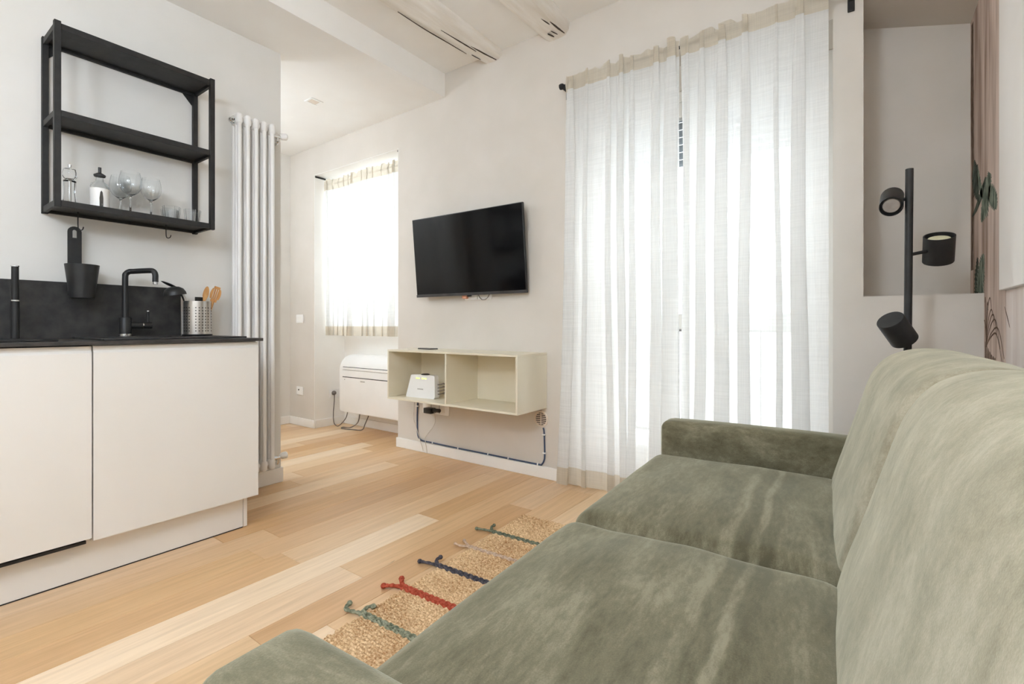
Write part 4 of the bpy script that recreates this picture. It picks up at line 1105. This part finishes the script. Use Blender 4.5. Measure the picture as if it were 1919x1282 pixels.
# sockets, adapter, cables on the TV wall
t = plate_thing('wall_socket', 'triple wall socket under the floating box shelf', 'socket', -2.575, .345, .27, .085)
b = bm_new(); box(b, -2.62, -2.615, WY - .011, WY - .0102, .31, .38); box(b, -2.535, -2.53, WY - .011, WY - .0102, .31, .38); obj('divider', b, M['greymark'], t, smooth=0)
b = bm_new(); box(b, -2.645, -2.565, 2.535, 2.588, .312, .352, .005, 2); tube(b, [(-2.57, 2.56, .337), (-2.50, 2.56, .34)], .014, 10)
tag(obj('power_adapter', b, M['blackplastic'], origin=(-2.6, 2.56, .31)), 'black power adapter plugged in under the box shelf', 'adapter')
cb_pts = [(-2.766, 2.592, .440), (-2.766, 2.594, .372), (-2.772, 2.594, .259), (-2.766, 2.594, .128), (-2.735, 2.592, .094), (-2.69, 2.590, .0865), (-2.617, 2.590, .0865), (-2.344, 2.590, .083), (-2.07, 2.590, .083), (-1.898, 2.590, .082), (-1.667, 2.590, .082), (-1.640, 2.590, .086), (-1.624, 2.592, .11), (-1.619, 2.594, .148), (-1.623, 2.594, .285), (-1.627, 2.590, .318)]
bc = thing('network_cable', 'dark blue network cable clipped along the skirting board to the vent', 'cable', (-2.2, 2.59, .08))
b = bm_new(); tube(b, smooth_path(cb_pts, 6), .0052, 8); obj('cord', b, M['cableblue'], bc)
for (cx, cz, vert) in ((-2.766, .345, 1), (-2.735, .088, 0), (-2.60, .0865, 0), (-2.344, .083, 0), (-2.07, .083, 0), (-1.898, .082, 0), (-1.667, .082, 0), (-1.620, .16, 1), (-1.624, .275, 1)):
    b = bm_new(); 
    if vert: box(b, cx - .011, cx + .011, 2.584, 2.599, cz - .004, cz + .004, .002, 1)
    else: box(b, cx - .004, cx + .004, 2.581, 2.596, cz - .010, cz + .010, .002, 1)
    obj('cable_clip', b, M['plastic_white'], bc)
cable('white_cable', 'thin pale cable dangling beside the blue cable', [(-2.797, 2.588, .443), (-2.797, 2.588, .368), (-2.803, 2.588, .244), (-2.775, 2.586, .187), (-2.735, 2.580, .11), (-2.700, 2.576, .05), (-2.685, 2.574, .018)], .0022, M['cablewhite'])
cable('white_cable', 'thin pale cable hanging from the black adapter to the floor', [(-2.55, 2.555, .325), (-2.548, 2.56, .285), (-2.565, 2.57, .23), (-2.66, 2.58, .130), (-2.665, 2.575, .10), (-2.645, 2.570, .04), (-2.638, 2.568, .006)], .0026, M['cablewhite'])
vt = thing('vent_grille', 'round wall vent grille where the blue cable enters the wall', 'vent', (-1.648, WY, .372))
b = bm_new(); lathe(b, [(.040, 0), (.052, 0), (.050, .006), (.042, .008), (.040, .004)], (-1.648, WY, .372), 28, (0, -1, 0), closed=True); obj('ring', b, M['ventring'], vt)
b = bm_new(); lathe(b, [(0, .0005), (.0405, .0005), (.0405, .002), (0, .002)], (-1.648, WY, .372), 28, (0, -1, 0)); obj('backing', b, M['vent_dark'], vt)
for i in range(6):
    z = .372 - .030 + i * .012; hw_ = math.sqrt(max(0, .040 ** 2 - (z - .372) ** 2)); b = bm_new()
    box(b, -1.648 - hw_, -1.648 + hw_, WY - .007, WY - .002, z - .0022, z + .0022); obj('slat', b, M['ventring'], vt, smooth=0)
b = bm_new(); box(b, -1.6505, -1.6455, WY - .0072, WY - .002, .334, .410); obj('slat', b, M['ventring'], vt, smooth=0)

# ------------------------------------------------------------------ mural paper on the right wall
def strip(y0, y1, z0, z1, m, t=.0015):
    b = bm_new(); box(b, RX - t, RX - .0001, y0, y1, z0, z1); return obj('wallpaper_strip', b, M[m], wall_right, smooth=0)
strip(2.252, 2.60, .08, 2.80, 'paper'); strip(2.60, 2.891, NZ0 + .001, 2.30, 'paper')
strip(2.12, 2.25, .08, 1.076, 'paper_pale'); strip(1.66, 2.118, .08, 1.076, 'paper_pale'); strip(1.13, 1.658, .08, 1.076, 'paper_pale'); strip(.60, 1.128, .08, 1.076, 'paper_pale')
strip(.07, .598, .08, 1.076, 'paper_pale')
wp = bm_new(); box(wp, RX - .018, RX - .0001, BY + .01, 2.25, 1.078, 2.80, .002, 1)
tag(obj('wall_panel', wp, M['panelwhite'], origin=(RX, 1.4, 1.083)), 'plain white wall panel above the mural paper behind the sofa', 'panel')

def leaf(mid, widths, m, name='leaf_print', jag=.35, t=.0022, teeth=10):
    """flat printed leaf on the mural: midrib points (y,z), half widths"""
    pts = smooth_path([(0, p[0], p[1]) for p in mid], teeth)
    n = len(pts); L = []; R = []
    for i, p in enumerate(pts):
        s = i / (n - 1) * (len(widths) - 1); k = min(int(s), len(widths) - 2); f = s - k
        w_ = widths[k] * (1 - f) + widths[k + 1] * f
        d = pts[min(i + 1, n - 1)] - pts[max(i - 1, 0)]; d.normalize(); nn = Vector((0, -d.z, d.y))
        wj = w_ * (1 - jag * (i % 2))
        L.append(p + nn * wj); R.append(p - nn * wj)
    b = bm_new()
    fa = [[b.verts.new((RX - t, q.y, q.z)) for q in row] for row in (L, pts, R)]
    fb = [[b.verts.new((RX - .0003, q.y, q.z)) for q in row] for row in (L, pts, R)]
    for i in range(n - 1):
        for k in (0, 1):
            b.faces.new((fa[k][i], fa[k][i + 1], fa[k + 1][i + 1], fa[k + 1][i])); b.faces.new((fb[k][i], fb[k + 1][i], fb[k + 1][i + 1], fb[k][i + 1]))
        for k in (0, 2): b.faces.new((fa[k][i], fb[k][i], fb[k][i + 1], fa[k][i + 1]))
    b.faces.new([fa[0][0], fa[1][0], fa[2][0], fb[2][0], fb[1][0], fb[0][0]]); b.faces.new([fa[0][-1], fb[0][-1], fb[1][-1], fb[2][-1], fa[2][-1], fa[1][-1]])
    bmesh.ops.remove_doubles(b, verts=b.verts, dist=1e-6)
    return obj(name, b, M[m], wall_right, smooth=0)
leaf([(2.80, 1.66), (2.79, 1.60), (2.76, 1.54), (2.70, 1.47)], [.005, .07, .06, .006], 'leafdark')
leaf([(2.50, 1.53), (2.52, 1.49), (2.58, 1.44), (2.66, 1.38)], [.03, .06, .085, .01], 'leafprint')
leaf([(2.52, 1.46), (2.46, 1.435), (2.40, 1.40), (2.385, 1.372)], [.03, .045, .035, .004], 'leafprint')
leaf([(2.57, 1.53), (2.64, 1.49), (2.75, 1.45), (2.845, 1.43)], [.004, .022, .016, .003], 'leafdark', jag=0)
leaf([(2.60, 1.235), (2.64, 1.19), (2.68, 1.13), (2.69, 1.092)], [.01, .07, .09, .085], 'leafprint', jag=.45)
leaf([(2.845, 2.26), (2.85, 1.95), (2.84, 1.60), (2.85, 1.20)], [.02, .035, .028, .03], 'ink', 'bark_print', jag=.15, t=.0018)
leaf([(2.74, 1.62), (2.72, 1.57), (2.66, 1.50), (2.63, 1.46)], [.01, .03, .025, .003], 'leafprint', jag=.4)
leaf([(2.73, 1.24), (2.75, 1.17), (2.755, 1.092)], [.01, .045, .05], 'leafdark', jag=.4, t=.002)
def stroke(pts, w_):
    q = smooth_path([(RX - .002, p[0], p[1]) for p in pts], 6); b = bm_new(); tube(b, q, [w_ * (.35 + .65 * math.sin(PI * min(.97, max(.03, i / (len(q) - 1))))) for i in range(len(q))], 5, flat=1.0)
    for v in b.verts: v.co.x = RX - .0018 + (v.co.x - (RX - .002)) * .25
    return obj('grass_stroke', b, M['ink'], wall_right)
base = (2.56, .88)
for (a, h, dz) in ((-.02, .19, .02), (.03, .17, .03), (.08, .185, .04), (.12, .14, .06), (.16, .12, .08), (.20, .10, .10), (.25, .07, .10), (-.035, .10, .0), (.22, .05, .09)):
    stroke([base, (base[0] - a * .35, base[1] + h * .75), (base[0] - a * .8, base[1] + h), (base[0] - a * 1.15, base[1] + h - dz)], .0035)
for k in range(7):
    y = 2.575 - k * .026
    stroke([(y, .90 - k * .012), (y - .01, .84), (y + .008, .76)], .007)
stroke([(2.266, 1.024), (2.23, .99), (2.197, .955)], .003)

# ------------------------------------------------------------------ floor lamp
LPX, LPY = .132, 2.33
lp = thing('floor_lamp', 'black three-spot floor lamp in the corner behind the sofa', 'floor lamp', (LPX, LPY, 0))
b = bm_new(); lathe(b, [(0, 0), (.125, 0), (.125, .014), (.12, .018), (0, .018)], (LPX, LPY, 0), 32); obj('base', b, M['blackmetal'], lp)
ptop = Vector((LPX + .012, LPY, 1.545))
b = bm_new(); tube(b, [(LPX, LPY, .018), ptop], .0125, 14); obj('pole', b, M['blackmetal'], lp)
def pole_at(z): return Vector((LPX, LPY, 0)) + (ptop - Vector((LPX, LPY, 0))) * (z / 1.545)
rgt = Vector((math.cos(YAW), math.sin(YAW), 0)); tow = Vector((math.sin(YAW), -math.cos(YAW), 0)); up = Vector((0, 0, 1))
def head(z, c, ax, R_, L_, led):
    """cylindrical spot: c centre, ax axis pointing to the open end"""
    ax = ax.normalized(); p = pole_at(z)
    b = bm_new(); tube(b, [p, c - ax * 0.0], .0065, 10); st_ = obj('arm', b, M['blackmetal'], lp)
    b = bm_new(); lathe(b, [(0, -L_ / 2), (R_ * .96, -L_ / 2), (R_, -L_ / 2 + .003), (R_, L_ / 2), (R_ * .93, L_ / 2), (R_ * .93, L_ / 2 - .02), (0, L_ / 2 - .02)], c, 30, ax); sh_ = obj('spot_shade', b, M['blackmetal'], lp)
    b = bm_new(); lathe(b, [(0, L_ / 2 - .019), (R_ * .78, L_ / 2 - .019), (R_ * .70, L_ / 2 - .010), (0, L_ / 2 - .008)], c, 24, ax); obj('bulb', b, M['bulb'] if led else M['greymark'], sh_)
head(1.435, pole_at(1.435) - rgt * .026 + up * .002 - tow * .050, -rgt * .55 - up * .48 + tow * .66, .037, .125, False)
head(1.225, pole_at(1.225) + rgt * .112 + up * .022, up * .88 - rgt * .27 + tow * .36, .0465, .102, True)
head(.968, pole_at(.968) - rgt * .064 - up * .022 + tow * .03, up * -.70 + rgt * .66 - tow * .20, .044, .104, False)

# ------------------------------------------------------------------ unseen glowing globes added as fill light for the room
def opal(name, strength):
    m = mat(name, srgb(245, 245, 245), .4)
    bsdf(m).inputs['Emission Color'].default_value = (.76, .87, 1.0, 1); bsdf(m).inputs['Emission Strength'].default_value = strength
    return m
M['opal'] = opal('fill_globe_glow', 25.0)
def globe(x, y, z, r, drop, label):
    t = thing('fill_globe', label, 'pendant lamp', (x, y, z), 0, 'added fill globes')
    b = bm_new(); lathe(b, [(0, 0), (.05, 0), (.05, -.02), (0, -.025)], (x, y, z), 20); obj('canopy', b, M['plastic_white'], t)
    b = bm_new(); tube(b, [(x, y, z - .02), (x, y, z - drop)], .004, 8); obj('cord', b, M['plastic_white'], t)
    b = bm_new(); n = 14
    lathe(b, [(r * math.sin(PI * k / n), -r * math.cos(PI * k / n)) for k in range(n + 1)], (x, y, z - drop - r), 28); obj('globe', b, M['opal'], t)
globe(-.65, -.40, CZ, .15, .60, 'unseen fill light globe added between the kitchen and the sofa')
globe(-.95, -.95, CZ, .15, .60, 'unseen fill light globe added near the plain back wall')
globe(-3.95, .95, SZ, .14, .30, 'unseen fill light globe added in the hidden end of the hallway')
